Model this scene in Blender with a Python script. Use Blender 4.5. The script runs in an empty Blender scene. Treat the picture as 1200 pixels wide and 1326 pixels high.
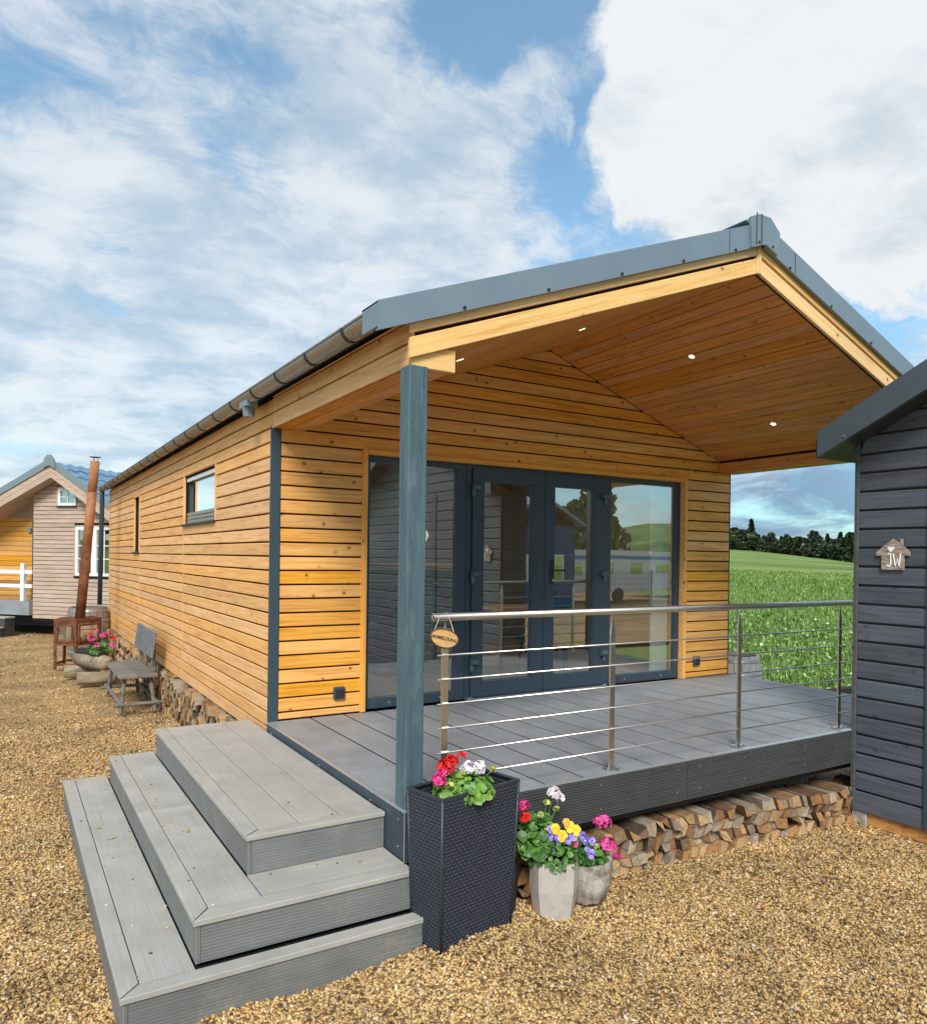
import bpy, math, random
import numpy as np
from mathutils import Matrix, Vector
rad = math.radians
R = random.Random(7)
scene = bpy.context.scene
C = scene.collection

# ------------------------------------------------------------ camera
cam_d = bpy.data.cameras.new('camera')
cam = bpy.data.objects.new('camera', cam_d); C.objects.link(cam)
cx, cu, cf = Vector((.85308, -.52162, .01289)), Vector((-.00844, .01090, .99990)), Vector((.52171, .85311, -.00489))
M = Matrix((cx, cu, -cf)).transposed().to_4x4(); M.translation = (-1.901, -5.968, 1.343)
cam.matrix_world = M
cam_d.sensor_fit = 'HORIZONTAL'; cam_d.sensor_width = 36
cam_d.lens = 977.06 / 1200 * 36
cam_d.shift_x = -1.4 / 1200; cam_d.shift_y = (726.0 - 663.0) / 1200
cam_d.clip_start = .05; cam_d.clip_end = 3000
scene.camera = cam

# ------------------------------------------------------------ light
SUN = Vector((-.42, -.62, .66)).normalized()       # direction towards the sun
sd = bpy.data.lights.new('sun', 'SUN'); sd.energy = 2.5; sd.angle = rad(20); sd.color = (1, .95, .86)
sun = bpy.data.objects.new('sun', sd); C.objects.link(sun)
sun.rotation_euler = SUN.to_track_quat('Z', 'Y').to_euler()
scene.view_settings.view_transform = 'Standard'; scene.view_settings.look = 'None'
scene.view_settings.exposure = 0.72; scene.view_settings.gamma = 1
scene.view_settings.use_curve_mapping = False
scene.render.engine = 'CYCLES'
scene.cycles.use_denoising = True
scene.cycles.max_bounces = 8; scene.cycles.transparent_max_bounces = 12
scene.cycles.sample_clamp_indirect = 6


class NT:
    """small helper round a node tree"""
    def __init__(s, tree): s.t = tree; s.n = tree.nodes; s.l = tree.links
    def _in(s, sock, v):
        if v is None: return
        if isinstance(v, bpy.types.NodeSocket): s.l.new(v, sock)
        else:
            try: sock.default_value = v
            except Exception: sock.default_value = (*v, 1) if isinstance(v, tuple) else (v, v, v)
    def math(s, op, a, b=None, c=None, clamp=False):
        n = s.n.new('ShaderNodeMath'); n.operation = op; n.use_clamp = clamp
        for i, v in enumerate((a, b, c)): s._in(n.inputs[i], v)
        return n.outputs[0]
    def vmath(s, op, a, b=None, out=0):
        n = s.n.new('ShaderNodeVectorMath'); n.operation = op
        s._in(n.inputs[0], a); s._in(n.inputs[1], b)
        return n.outputs[out]
    def scale(s, a, f):
        n = s.n.new('ShaderNodeVectorMath'); n.operation = 'SCALE'; s._in(n.inputs[0], a); s._in(n.inputs['Scale'], f)
        return n.outputs[0]
    def noise(s, vec, scale=5, detail=4, rough=.5, dist=0, out=0):
        n = s.n.new('ShaderNodeTexNoise'); s._in(n.inputs['Vector'], vec); n.inputs['Scale'].default_value = scale
        n.inputs['Detail'].default_value = detail; n.inputs['Roughness'].default_value = rough; n.inputs['Distortion'].default_value = dist
        return n.outputs[out]
    def voro(s, vec, scale=5, out='Distance', feat='F1', rnd=1):
        n = s.n.new('ShaderNodeTexVoronoi'); n.feature = feat; s._in(n.inputs['Vector'], vec); n.inputs['Scale'].default_value = scale
        n.inputs['Randomness'].default_value = rnd
        return n.outputs[out]
    def ramp(s, f, stops, interp='LINEAR'):
        n = s.n.new('ShaderNodeValToRGB'); n.color_ramp.interpolation = interp
        e = n.color_ramp.elements
        while len(e) < len(stops): e.new(.5)
        for i, (p, c) in enumerate(stops):
            e[i].position = p; e[i].color = (*c, 1) if not isinstance(c, (int, float)) else (c, c, c, 1)
        s._in(n.inputs[0], f)
        return n.outputs[0]
    def smooth(s, f, a, b, lo=0, hi=1):
        n = s.n.new('ShaderNodeMapRange'); n.interpolation_type = 'SMOOTHSTEP'
        s._in(n.inputs[0], f)
        for i, v in enumerate((a, b, lo, hi)): n.inputs[i + 1].default_value = v
        return n.outputs[0]
    def mix(s, f, a, b, mode='MIX'):
        n = s.n.new('ShaderNodeMixRGB'); n.blend_type = mode
        s._in(n.inputs[0], f)
        for i, v in ((1, a), (2, b)):
            if isinstance(v, tuple) and len(v) == 3: v = (*v, 1)
            if isinstance(v, (int, float)): v = (v, v, v, 1)
            s._in(n.inputs[i], v)
        return n.outputs[0]
    def comb(s, x, y, z):
        n = s.n.new('ShaderNodeCombineXYZ')
        for i, v in enumerate((x, y, z)): s._in(n.inputs[i], v)
        return n.outputs[0]
    def sep(s, v):
        n = s.n.new('ShaderNodeSeparateXYZ'); s._in(n.inputs[0], v); return n.outputs
    def bump(s, h, strength=.3, dist=.01, normal=None):
        n = s.n.new('ShaderNodeBump'); n.inputs['Strength'].default_value = strength; n.inputs['Distance'].default_value = dist
        s._in(n.inputs['Height'], h); s._in(n.inputs['Normal'], normal)
        return n.outputs[0]


# ------------------------------------------------------------ world: Nishita sky with a deck of clouds
world = bpy.data.worlds.new('World'); scene.world = world; world.use_nodes = True
w = NT(world.node_tree); w.n.clear()
sky = w.n.new('ShaderNodeTexSky'); sky.sky_type = 'NISHITA'; sky.sun_disc = False
sky.sun_elevation = math.asin(SUN.z); sky.sun_rotation = math.atan2(SUN.x, SUN.y)
sky.air_density = 1.0; sky.dust_density = .6; sky.ozone_density = 2.0
D = w.n.new('ShaderNodeTexCoord').outputs['Generated']
nrm = w.vmath('NORMALIZE', D)
warp = w.scale(w.vmath('SUBTRACT', w.noise(nrm, 5, 8, .6, 0, 1), (.5, .5, .5)), .20)
dw = w.vmath('NORMALIZE', w.vmath('ADD', nrm, warp))
def blob(c, r0, r1, src=None):
    d = w.vmath('DOT_PRODUCT', src or dw, c, out=1)
    return w.smooth(d, math.cos(r1), math.cos(r0))
x, y, z = w.sep(nrm)
k = w.math('ADD', w.math('MAXIMUM', z, 0), .22)
P = w.comb(w.math('DIVIDE', x, k), w.math('DIVIDE', y, k), 0)
n1 = w.noise(P, 1.9, 9, .56, .35)
n2 = w.noise(w.vmath('ADD', P, (11.3, 4.1, 0)), 3.4, 8, .55, .2)
n3 = w.noise(dw, 13, 10, .66, .2)
def field(base, lst):
    c_ = base
    for c, r0, r1, wt in lst: c_ = w.math('ADD', c_, w.math('MULTIPLY', blob(c, r0, r1), wt))
    return c_
# high thin veil with blue gaps
n4 = w.noise(w.vmath('MULTIPLY', w.vmath('ADD', P, w.scale(w.noise(P, 1.6, 4, .55, 0, 1), .45)), (1.0, 1.35, 1)), 4.6, 11, .66, .15)
veil = field(w.math('ADD', w.math('MULTIPLY_ADD', n1, .85, -.31), w.math('MULTIPLY', n4, .72)), [((.252, .9, .356), .10, .30, .16), ((.041, .99, .137), .1, .35, .20), ((.42, .87, .27), .06, .26, .16),
    ((.47, .747, .47), .03, .13, .13), ((.321, .786, .529), .03, .16, .12), ((.16, .86, .49), .05, .25, .07), ((-.6, .7, .35), .1, .6, .15), ((.2, -.8, .5), .2, .8, .08),
    ((.545, .705, .452), .01, .10, -.26), ((.253, .846, .469), .02, .12, -.20), ((.075, .87, .486), .02, .13, -.20), ((.106, .94, .324), .01, .07, -.24),
    ((.411, .704, .579), .02, .08, -.20), ((.57, .60, .55), .005, .09, -.24), ((.58, .69, .42), .01, .08, -.18), ((.801, .497, .333), .01, .08, -.18), ((.395, .799, .453), .01, .07, -.10)])
a1 = w.smooth(veil, .34, .62)
# the heavy bright cumulus upper right and smaller heaps
cum = field(w.math('MULTIPLY', w.math('SUBTRACT', n3, .5), 1.5), [((.715, .49, .51), .12, .25, 1.0), ((.66, .60, .45), .0, .125, .85), ((.79, .47, .40), .02, .13, .85), ((.74, .54, .41), .0, .12, .7), ((.845, .41, .36), .0, .09, .7),
    ((.521, .697, .493), .0, .028, .42), ((-.5, -.4, .6), .2, .35, 1.0), ((.9, -.2, .35), .15, .3, 1.0), ((.47, .76, .445), .02, .09, .42), ((.06, .985, .16), .03, .10, .45)])
a2 = w.smooth(cum, .16, .78)
alpha = w.math('MAXIMUM', w.math('MULTIPLY_ADD', a1, .80, .05), a2)
shade = w.smooth(w.math('ADD', w.math('MULTIPLY_ADD', n4, .55, w.math('MULTIPLY', n2, .55)), w.math('MULTIPLY', a2, .10)), .42, .68)
ccol = w.mix(shade, (2.9, 3.65, 4.35), (5.3, 5.5, 5.65))
ccol = w.mix(w.math('MULTIPLY', a2, .28), ccol, (5.3, 5.4, 5.45))
lowb = blob((.813, .578, .02), .06, .24, nrm)
skyc = w.mix(.12, w.mix(1.0, sky.outputs[0], (.76, 1.16, 1.19), 'MULTIPLY'), (4.6, 5.5, 6.0))
col = w.mix(alpha, skyc, ccol)
lown = w.noise(w.vmath('MULTIPLY', nrm, (1, 1, 3.2)), 7, 8, .62, .4)
col = w.mix(w.math('MULTIPLY', lowb, w.smooth(lown, .62, .42, .25, .92)), col, (1.25, 2.05, 3.1))
bg = w.n.new('ShaderNodeBackground'); bg.inputs[1].default_value = .10
w.l.new(col, bg.inputs[0])
wo = w.n.new('ShaderNodeOutputWorld'); w.l.new(bg.outputs[0], wo.inputs[0])

# ------------------------------------------------------------ materials
def mat(name, fn, rough=.6, metal=0, spec=.5):
    m = bpy.data.materials.new(name); m.use_nodes = True
    t = NT(m.node_tree); b = m.node_tree.nodes['Principled BSDF']
    b.inputs['Roughness'].default_value = rough; b.inputs['Metallic'].default_value = metal
    b.inputs['Specular IOR Level'].default_value = spec
    if callable(fn): fn(t, b)
    else: b.inputs['Base Color'].default_value = (*fn, 1)
    return m
def setc(t, b, col): t._in(b.inputs['Base Color'], col)
def setn(t, b, n): t._in(b.inputs['Normal'], n)
def objvec(t, sc=(1, 1, 1)):
    """object coordinates shifted by a random amount for every object"""
    oc = t.n.new('ShaderNodeTexCoord').outputs['Object']; rn = t.n.new('ShaderNodeObjectInfo').outputs['Random']
    off = t.comb(t.math('MULTIPLY', rn, 37.0), t.math('MULTIPLY', rn, 13.0), t.math('MULTIPLY', rn, 71.0))
    return t.vmath('MULTIPLY', t.vmath('ADD', oc, off), sc), rn, oc

def timber(light, mid, dark, knot=(.12, .045, .015), knots=1.0, tint=.16, bumps=.25):
    def f(t, b):
        v, rn, oc = objvec(t)
        g = t.noise(t.vmath('MULTIPLY', v, (1.1, 9, 26)), 1.6, 6, .62, .6)
        g2 = t.noise(t.vmath('MULTIPLY', v, (5, 60, 150)), 1, 3, .6)
        c = t.ramp(t.math('MULTIPLY_ADD', g2, .25, t.math('SUBTRACT', g, .125)), [(.30, dark), (.46, mid), (.62, light)])
        kv = t.vmath('MULTIPLY', v, (8.2, 0, 9.0))
        kv = t.vmath('ADD', kv, t.scale(t.noise(v, 30, 2, .5, 0, 1), .12))
        kd = t.voro(kv, 1); kc = t.sep(t.voro(kv, 1, 'Color'))[0]
        km = t.math('MULTIPLY', t.smooth(kd, .15, .06), t.math('GREATER_THAN', kc, 1 - .42 * knots))
        halo = t.math('MULTIPLY', t.smooth(kd, .32, .10), t.math('GREATER_THAN', kc, 1 - .42 * knots))
        c = t.mix(t.math('MULTIPLY', halo, .35), c, dark)
        c = t.mix(t.math('MULTIPLY', km, .85), c, knot)
        hv = t.n.new('ShaderNodeHueSaturation'); t._in(hv.inputs['Color'], c)
        t._in(hv.inputs['Value'], t.math('MULTIPLY_ADD', rn, 2 * tint, 1 - tint))
        t._in(hv.inputs['Saturation'], t.math('MULTIPLY_ADD', t.math('FRACT', t.math('MULTIPLY', rn, 7.3)), .16, .92))
        big_ = t.noise(v, 1.7, 2, .5)
        c = t.mix(1, hv.outputs[0], t.ramp(big_, [(.3, .93), (.7, 1.05)]), 'MULTIPLY')
        setc(t, b, c); setn(t, b, t.bump(t.math('ADD', g, g2), bumps, .004))
    return f
CLAD = mat('oiled_larch_cladding', timber((.85, .435, .105), (.76, .355, .073), (.55, .215, .036), tint=.09), .5)
SIDE = mat('sky_sheen_larch_cladding', timber((.85, .485, .195), (.78, .41, .15), (.62, .28, .085), knots=.55, tint=.07), .6)  # same larch as CLAD, made paler: sky sheen put into the colour
FASCIA = mat('pale_larch_fascia', timber((.84, .55, .25), (.78, .48, .19), (.62, .33, .10), knots=.6, tint=.05), .5)
SOFF = mat('reddish_larch_soffit', timber((.76, .335, .088), (.66, .265, .062), (.42, .15, .032), knots=1.0, tint=.09), .5)
TANW = mat('greyed_timber_cladding', timber((.52, .395, .32), (.45, .335, .265), (.33, .24, .185), knots=.2, tint=.08), .75)
YELW = mat('honey_timber_cladding', timber((.68, .34, .07), (.60, .28, .05), (.46, .19, .03), knots=.3), .6)
RAWW = mat('raw_spruce_beam', timber((.62, .33, .13), (.52, .25, .09), (.34, .13, .04), knots=.5), .6)
DARKB = mat('dark_blue_grey_cladding', timber((.092, .105, .13), (.074, .085, .107), (.048, .056, .072), knot=(.03, .033, .042), knots=.8, tint=.18), .55)
OLDW = mat('weathered_grey_timber', timber((.20, .185, .16), (.145, .13, .11), (.07, .06, .05), knot=(.03, .025, .02), knots=.6, bumps=.8), .8)
OLDG = mat('blue_grey_weathered_timber', timber((.23, .245, .265), (.16, .17, .185), (.07, .073, .08), knot=(.03, .03, .03), knots=.4, bumps=.8), .75)

def paintwood(base, var=.25, sc=(40, 40, 1.6), worn=None):
    def f(t, b):
        v, rn, oc = objvec(t)
        g = t.noise(t.vmath('MULTIPLY', v, sc), 1, 5, .6, .5)
        lo = tuple(c * (1 - var) for c in base); hi = tuple(c * (1 + var) for c in base)
        c = t.ramp(g, [(.3, lo), (.7, hi)])
        if worn:
            m_ = t.smooth(t.noise(t.vmath('MULTIPLY', v, (16, 16, 4)), 1, 8, .74), .50, .66)
            c = t.mix(t.math('MULTIPLY', m_, .6), c, worn)
        setc(t, b, c); setn(t, b, t.bump(g, .35, .004))
    return f
POST = mat('blue_grey_painted_post', paintwood((.062, .108, .132), .28, worn=(.13, .185, .21)), .5)
STRIP = mat('anthracite_corner_strip', (.035, .062, .08), .45)
UPVC = mat('anthracite_window_frame', lambda t, b: (setc(t, b, t.ramp(t.noise(objvec(t)[0], 90, 3, .6), [(.3, (.032, .050, .072)), (.7, (.044, .066, .092))])),
           setn(t, b, t.bump(t.noise(objvec(t)[0], 320, 2, .5), .15, .001))), .38)
METAL = mat('blue_grey_sheet_metal', lambda t, b: (setc(t, b, t.ramp(t.noise(objvec(t)[0], 2.5, 4, .6), [(.3, (.185, .245, .29)), (.7, (.215, .28, .325))])),
            setn(t, b, t.bump(t.noise(objvec(t)[0], 3, 2, .5), .12, .02))), .38, .35)
RAKEM = mat('dark_slate_sheet_metal', lambda t, b: setc(t, b, t.ramp(t.noise(objvec(t)[0], 3, 4, .6), [(.3, (.080, .112, .138)), (.7, (.098, .134, .162))])), .36, .3)
DARKM = mat('black_metal', (.018, .019, .022), .5)
MEMB = mat('black_wind_membrane', (.008, .007, .006), .9)
def steel(base, r=.25):
    return lambda t, b: (setc(t, b, t.ramp(t.noise(t.vmath('MULTIPLY', objvec(t)[0], (60, 60, 60)), 1, 3), [(.3, tuple(c * .85 for c in base)), (.7, base)])),
                         t._in(b.inputs['Roughness'], t.ramp(t.noise(objvec(t)[0], 40, 3), [(.3, r * .8), (.7, r * 1.4)])))
STEEL = mat('brushed_stainless_steel', (.66, .62, .57), .28, 1)
ZINC = mat('weathered_zinc_gutter', steel((.40, .37, .34), .3), .3, .9)
SCREW = mat('bright_screw_head', (.7, .7, .72), .3, .9)
WHITE = mat('white_paint', (.74, .76, .78), .4)
LAMPM = mat('downlight_glass', lambda t, b: (setc(t, b, (.9, .85, .7)), t._in(b.inputs['Emission Color'], (1, .86, .58)), t._in(b.inputs['Emission Strength'], 1.1)), .3)
def composite(base, var, lines=420, bs=.5, mottle=.12, dirtf=.36):
    """wood plastic composite: fine grooves along local X plus faint mottling"""
    def f(t, b):
        v, rn, oc = objvec(t)
        zz = t.sep(oc)[2]
        gr = t.math('SINE', t.math('ADD', t.math('MULTIPLY', zz, lines), t.math('MULTIPLY', t.noise(t.vmath('MULTIPLY', v, (1.0, 1, 1)), 1.5, 1), 1.5)))
        g = t.noise(t.vmath('MULTIPLY', v, (2.2, 40, 110)), 1, 5, .65, .3)
        mo = t.noise(v, 3.2, 5, .6)
        lo = tuple(c * (1 - var) for c in base); hi = tuple(c * (1 + var) for c in base)
        c = t.ramp(g, [(.3, lo), (.7, hi)])
        c = t.mix(1, c, t.ramp(mo, [(.3, 1 - mottle), (.7, 1 + mottle)]), 'MULTIPLY')
        sp = t.smooth(t.noise(v, 130, 2, .6), .62, .75)
        c = t.mix(t.math('MULTIPLY', sp, .18), c, tuple(c_ * .45 for c_ in base))
        dirt = t.smooth(t.noise(v, 4.5, 8, .74), .54, .70)
        c = t.mix(t.math('MULTIPLY', dirt, dirtf), c, (.36, .29, .18))
        setc(t, b, c); setn(t, b, t.bump(t.math('ADD', t.math('MULTIPLY', gr, .35), g), bs, .0035))
    return f
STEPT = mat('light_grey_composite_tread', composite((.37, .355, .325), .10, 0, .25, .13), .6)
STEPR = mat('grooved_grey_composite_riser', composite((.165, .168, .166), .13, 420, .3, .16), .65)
DECK = mat('slate_grey_composite_deck', composite((.245, .262, .285), .12, 300, .4, .16), .55)
DFAS = mat('charcoal_grooved_composite', composite((.050, .054, .058), .3, 380, .9, .15, .03), .55)
DSIDE = mat('blue_charcoal_composite', composite((.040, .056, .075), .2, 380, .6, .15, .03), .5)
ALU = mat('aluminium_edge_trim', (.50, .54, .58), .35, .6)
RUST = mat('rusted_steel', lambda t, b: (setc(t, b, t.ramp(t.noise(objvec(t)[0], 7, 7, .65, .4), [(.28, (.035, .012, .006)), (.46, (.125, .038, .014)), (.60, (.20, .068, .024)), (.74, (.075, .022, .011))])),
           setn(t, b, t.bump(t.noise(objvec(t)[0], 60, 5, .7), .4, .004))), .85)
def granular(stops, sc=9, rough=.85, bs=.5):
    return mat('stone', lambda t, b: (setc(t, b, t.ramp(t.noise(objvec(t)[0], sc, 8, .7, .2), stops)), setn(t, b, t.bump(t.noise(objvec(t)[0], sc * 3, 7, .7), bs, .01))), rough)
POTM = granular([(.3, (.36, .32, .29)), (.5, (.50, .455, .42)), (.7, (.56, .52, .48))], 5, .55, .15); POTM.name = 'smooth_beige_pot'
ROUGHP = granular([(.30, (.10, .085, .07)), (.45, (.30, .26, .22)), (.58, (.50, .45, .40)), (.72, (.68, .65, .60))], 9, .9, 1.0); ROUGHP.name = 'rough_stone_pot'
LOGM = mat('trough_log_wood', lambda t, b: (setc(t, b, t.ramp(t.noise(t.vmath('MULTIPLY', objvec(t)[0], (2, 14, 14)), 1, 6, .65, .4), [(.3, (.10, .078, .05)), (.5, (.25, .20, .13)), (.7, (.38, .31, .21))])),
           setn(t, b, t.bump(t.noise(t.vmath('MULTIPLY', objvec(t)[0], (3, 20, 20)), 1, 5, .6), .8, .01))), .9)
SOIL = mat('potting_soil', (.02, .014, .009), 1)
RATTAN = mat('dark_woven_rattan', lambda t, b: setc(t, b, t.ramp(t.noise(objvec(t)[0], 60, 4, .6), [(.3, (.020, .024, .036)), (.7, (.034, .040, .056))])), .45)
BARRELW = mat('grey_barrel_staves', paintwood((.20, .17, .14), .35, (40, 40, 2)), .7)
GALV = mat('galvanised_hoop', steel((.38, .40, .42), .4), .4, .8)
ROPE = mat('jute_rope', (.55, .45, .32), .9)
SLICE = mat('birch_slice', lambda t, b: setc(t, b, t.ramp(t.noise(t.vmath('MULTIPLY', objvec(t)[0], (8, 8, 40)), 1, 4, .6, .4), [(.3, (.50, .27, .10)), (.7, (.66, .40, .17))])), .55)
BARK = mat('bark_rim', (.12, .065, .03), .9)
INK = mat('burnt_lettering', (.03, .015, .008), .8)
BOARDG = mat('whitewashed_planks', lambda t, b: setc(t, b, t.ramp(t.noise(t.vmath('MULTIPLY', objvec(t)[0], (6, 9, 60)), 1.6, 6, .7, .4), [(.34, (.10, .065, .05)), (.46, (.27, .20, .16)), (.6, (.46, .38, .33))])), .8)
PAINT = mat('white_sign_paint', (.85, .85, .85), .6)

def glassmat(name, base, ior=2.3, tint=(.75, .82, .82), refl=(1, 1, 1)):
    m = bpy.data.materials.new(name); m.use_nodes = True; t = NT(m.node_tree); t.n.clear()
    tr = t.n.new('ShaderNodeBsdfTransparent'); tr.inputs[0].default_value = (*tint, 1)
    gl = t.n.new('ShaderNodeBsdfGlossy'); gl.inputs['Roughness'].default_value = .0; gl.inputs[0].default_value = (*refl, 1)
    t._in(gl.inputs['Normal'], t.bump(t.noise(t.n.new('ShaderNodeTexCoord').outputs['Object'], .9, 1, .4), .04, .03))
    fr = t.n.new('ShaderNodeFresnel'); bf = t.n.new('ShaderNodeNewGeometry').outputs['Backfacing']; t._in(fr.inputs[0], t.math('ADD', t.math('MULTIPLY', bf, 1 / ior - ior), ior))
    mx = t.n.new('ShaderNodeMixShader'); t._in(mx.inputs[0], t.math('ADD', fr.outputs[0], base, clamp=True))
    t.l.new(tr.outputs[0], mx.inputs[1]); t.l.new(gl.outputs[0], mx.inputs[2])
    o = t.n.new('ShaderNodeOutputMaterial'); t.l.new(mx.outputs[0], o.inputs[0]); return m
GLASS = glassmat('coated_window_glass', .21, 1.8, (.92, .95, .95))
GLASS2 = glassmat('side_window_glass', .62)

def leafm(name, a, b_, trans=.25):
    def f(t, b):
        at = t.n.new('ShaderNodeAttribute'); at.attribute_name = 'rnd'
        setc(t, b, t.ramp(at.outputs['Fac'], [(0, a), (1, b_)]))
    return mat(name, f, .5)
LEAF = leafm('geranium_leaf', (.022, .075, .012), (.10, .24, .035))
LEAFL = leafm('bright_geranium_leaf', (.05, .15, .02), (.20, .36, .06))
STEM = mat('green_stem', (.12, .20, .05), .6)
def petal(name, a, b_): return leafm(name, a, b_)
RED = petal('red_petal', (.50, .003, .004), (.80, .012, .012)); PINK = petal('magenta_petal', (.55, .012, .18), (.80, .12, .42))
MAG = petal('hot_pink_petal', (.50, .006, .12), (.75, .05, .28)); WPET = petal('white_petal', (.60, .50, .56), (.88, .84, .86))
YEL = petal('yellow_petal', (.75, .42, .005), (.85, .62, .02)); VIO = petal('violet_petal', (.10, .05, .40), (.30, .22, .68))
ORA = petal('orange_petal', (.75, .25, .01), (.8, .38, .02))

# ------------------------------------------------------------ object helpers
W_, F_ = {}, {}
def new_obj(name, data, parent=None, loc=(0, 0, 0), rot=None):
    o = bpy.data.objects.new(name, data); C.objects.link(o)
    B = Matrix.Translation(loc)
    if rot is not None: B = B @ (rot.to_4x4() if isinstance(rot, Matrix) else Matrix.Rotation(rot, 4, 'Z'))
    if parent is not None:
        F = F_[parent.name]; o.parent = parent
        o.matrix_parent_inverse = W_[parent.name].inverted() @ F
        o.matrix_basis = B; W_[o.name] = F @ B; F_[o.name] = F
    else:
        o.matrix_basis = B; W_[o.name] = B; F_[o.name] = Matrix.Identity(4)
    return o
def tag(o, label=None, cat=None, group=None, kind=None):
    if label: o['label'] = label
    if cat: o['category'] = cat
    if group: o['group'] = group
    if kind: o['kind'] = kind
    return o
def thing(name, label, cat, loc=(0, 0, 0), rotz=0, group=None, local=False):
    """an Empty at the thing's base; parts are given in world coordinates unless local"""
    o = new_obj(name, None, None, loc, Matrix.Rotation(rotz, 4, 'Z'))
    if local: F_[o.name] = W_[o.name]
    o.empty_display_size = .1
    return tag(o, label, cat, group)
def mesh(name, verts, faces, mats, smooth=False, fm=None, rnd=None):
    me = bpy.data.meshes.new(name); me.from_pydata([tuple(v) for v in verts], [], [tuple(f) for f in faces])
    for m in (mats if isinstance(mats, (list, tuple)) else [mats]): me.materials.append(m)
    if fm: me.polygons.foreach_set('material_index', fm)
    if smooth: me.polygons.foreach_set('use_smooth', [True] * len(me.polygons))
    if rnd is not None:
        a = me.attributes.new('rnd', 'FLOAT', 'FACE'); a.data.foreach_set('value', rnd)
    me.update(); return me
class G:
    """collects shapes into one mesh"""
    def __init__(s): s.v = []; s.f = []; s.m = []; s.r = []
    def add(s, v, f, mi=0, r=None):
        o = len(s.v); s.v += [tuple(q) for q in v]; s.f += [tuple(i + o for i in g) for g in f]; s.m += [mi] * len(f)
        s.r += [R.random() if r is None else r] * len(f); return s
    def box(s, x0, x1, y0, y1, z0, z1, ch=0, mi=0, T=None):
        v, f = boxgeo(x0, x1, y0, y1, z0, z1, ch)
        if T is not None: v = [T @ Vector(q) for q in v]
        return s.add(v, f, mi)
    def tube(s, pts, r, n=8, mi=0, cap=True):
        v, f = tubegeo(pts, r, n, cap); return s.add(v, f, mi)
    def prism(s, poly, axis, a, b, mi=0):
        v, f = prismgeo(poly, axis, a, b); return s.add(v, f, mi)
    def mesh(s, name, mats, smooth=False): return mesh(name, s.v, s.f, mats, smooth, s.m, s.r)
    def obj(s, name, mats, parent=None, smooth=False, loc=(0, 0, 0), rot=None):
        return new_obj(name, s.mesh(name, mats, smooth), parent, loc, rot)
def boxgeo(x0, x1, y0, y1, z0, z1, c=0):
    if c <= 0:
        v = [(x0, y0, z0), (x1, y0, z0), (x1, y1, z0), (x0, y1, z0), (x0, y0, z1), (x1, y0, z1), (x1, y1, z1), (x0, y1, z1)]
        return v, [(0, 3, 2, 1), (4, 5, 6, 7), (0, 1, 5, 4), (1, 2, 6, 5), (2, 3, 7, 6), (3, 0, 4, 7)]
    X, Y, Z = (x0, x1), (y0, y1), (z0, z1); v = []; idx = {}
    for i in (0, 1):
        for j in (0, 1):
            for k_ in (0, 1):
                sx, sy, sz = (1 - 2 * i), (1 - 2 * j), (1 - 2 * k_)
                for a in range(3):
                    p = [X[i] + sx * c, Y[j] + sy * c, Z[k_] + sz * c]; p[a] = (X[i], Y[j], Z[k_])[a]
                    idx[i, j, k_, a] = len(v); v.append(tuple(p))
    f = []
    for s_ in (0, 1):
        q = [idx[s_, 0, 0, 0], idx[s_, 1, 0, 0], idx[s_, 1, 1, 0], idx[s_, 0, 1, 0]]; f.append(q if s_ else q[::-1])
        q = [idx[0, s_, 0, 1], idx[0, s_, 1, 1], idx[1, s_, 1, 1], idx[1, s_, 0, 1]]; f.append(q if s_ else q[::-1])
        q = [idx[0, 0, s_, 2], idx[1, 0, s_, 2], idx[1, 1, s_, 2], idx[0, 1, s_, 2]]; f.append(q if s_ else q[::-1])
    for i in (0, 1):
        for j in (0, 1):
            f.append([idx[i, j, 0, 0], idx[i, j, 0, 1], idx[i, j, 1, 1], idx[i, j, 1, 0]])
            f.append([idx[i, 0, j, 0], idx[i, 0, j, 2], idx[i, 1, j, 2], idx[i, 1, j, 0]])
            f.append([idx[0, i, j, 1], idx[0, i, j, 2], idx[1, i, j, 2], idx[1, i, j, 1]])
            for k_ in (0, 1): f.append([idx[i, j, k_, 0], idx[i, j, k_, 1], idx[i, j, k_, 2]])
    cen = Vector(((x0 + x1) / 2, (y0 + y1) / 2, (z0 + z1) / 2)); out = []
    for q in f:
        a, b_, d = (Vector(v[i]) for i in q[:3]); m_ = sum((Vector(v[i]) for i in q), Vector()) / len(q)
        out.append(tuple(q) if (b_ - a).cross(d - a).dot(m_ - cen) > 0 else tuple(q[::-1]))
    return v, out
def tubegeo(pts, r, n=8, cap=True):
    pts = [Vector(p) for p in pts]; rs = r if isinstance(r, (list, tuple)) else [r] * len(pts)
    v, f = [], []; up = None
    for i, p in enumerate(pts):
        d = (pts[min(i + 1, len(pts) - 1)] - pts[max(i - 1, 0)]).normalized()
        if up is None: up = d.orthogonal().normalized()
        up = (up - d * up.dot(d)).normalized(); sd_ = d.cross(up)
        for k_ in range(n):
            a = 2 * math.pi * k_ / n; v.append(p + (up * math.cos(a) + sd_ * math.sin(a)) * rs[i])
    for i in range(len(pts) - 1):
        for k_ in range(n):
            a = i * n + k_; b_ = i * n + (k_ + 1) % n; f.append((a, b_, b_ + n, a + n))
    if cap: f.append(tuple(range(n))[::-1]); f.append(tuple(range((len(pts) - 1) * n, len(pts) * n)))
    return v, f
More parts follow.
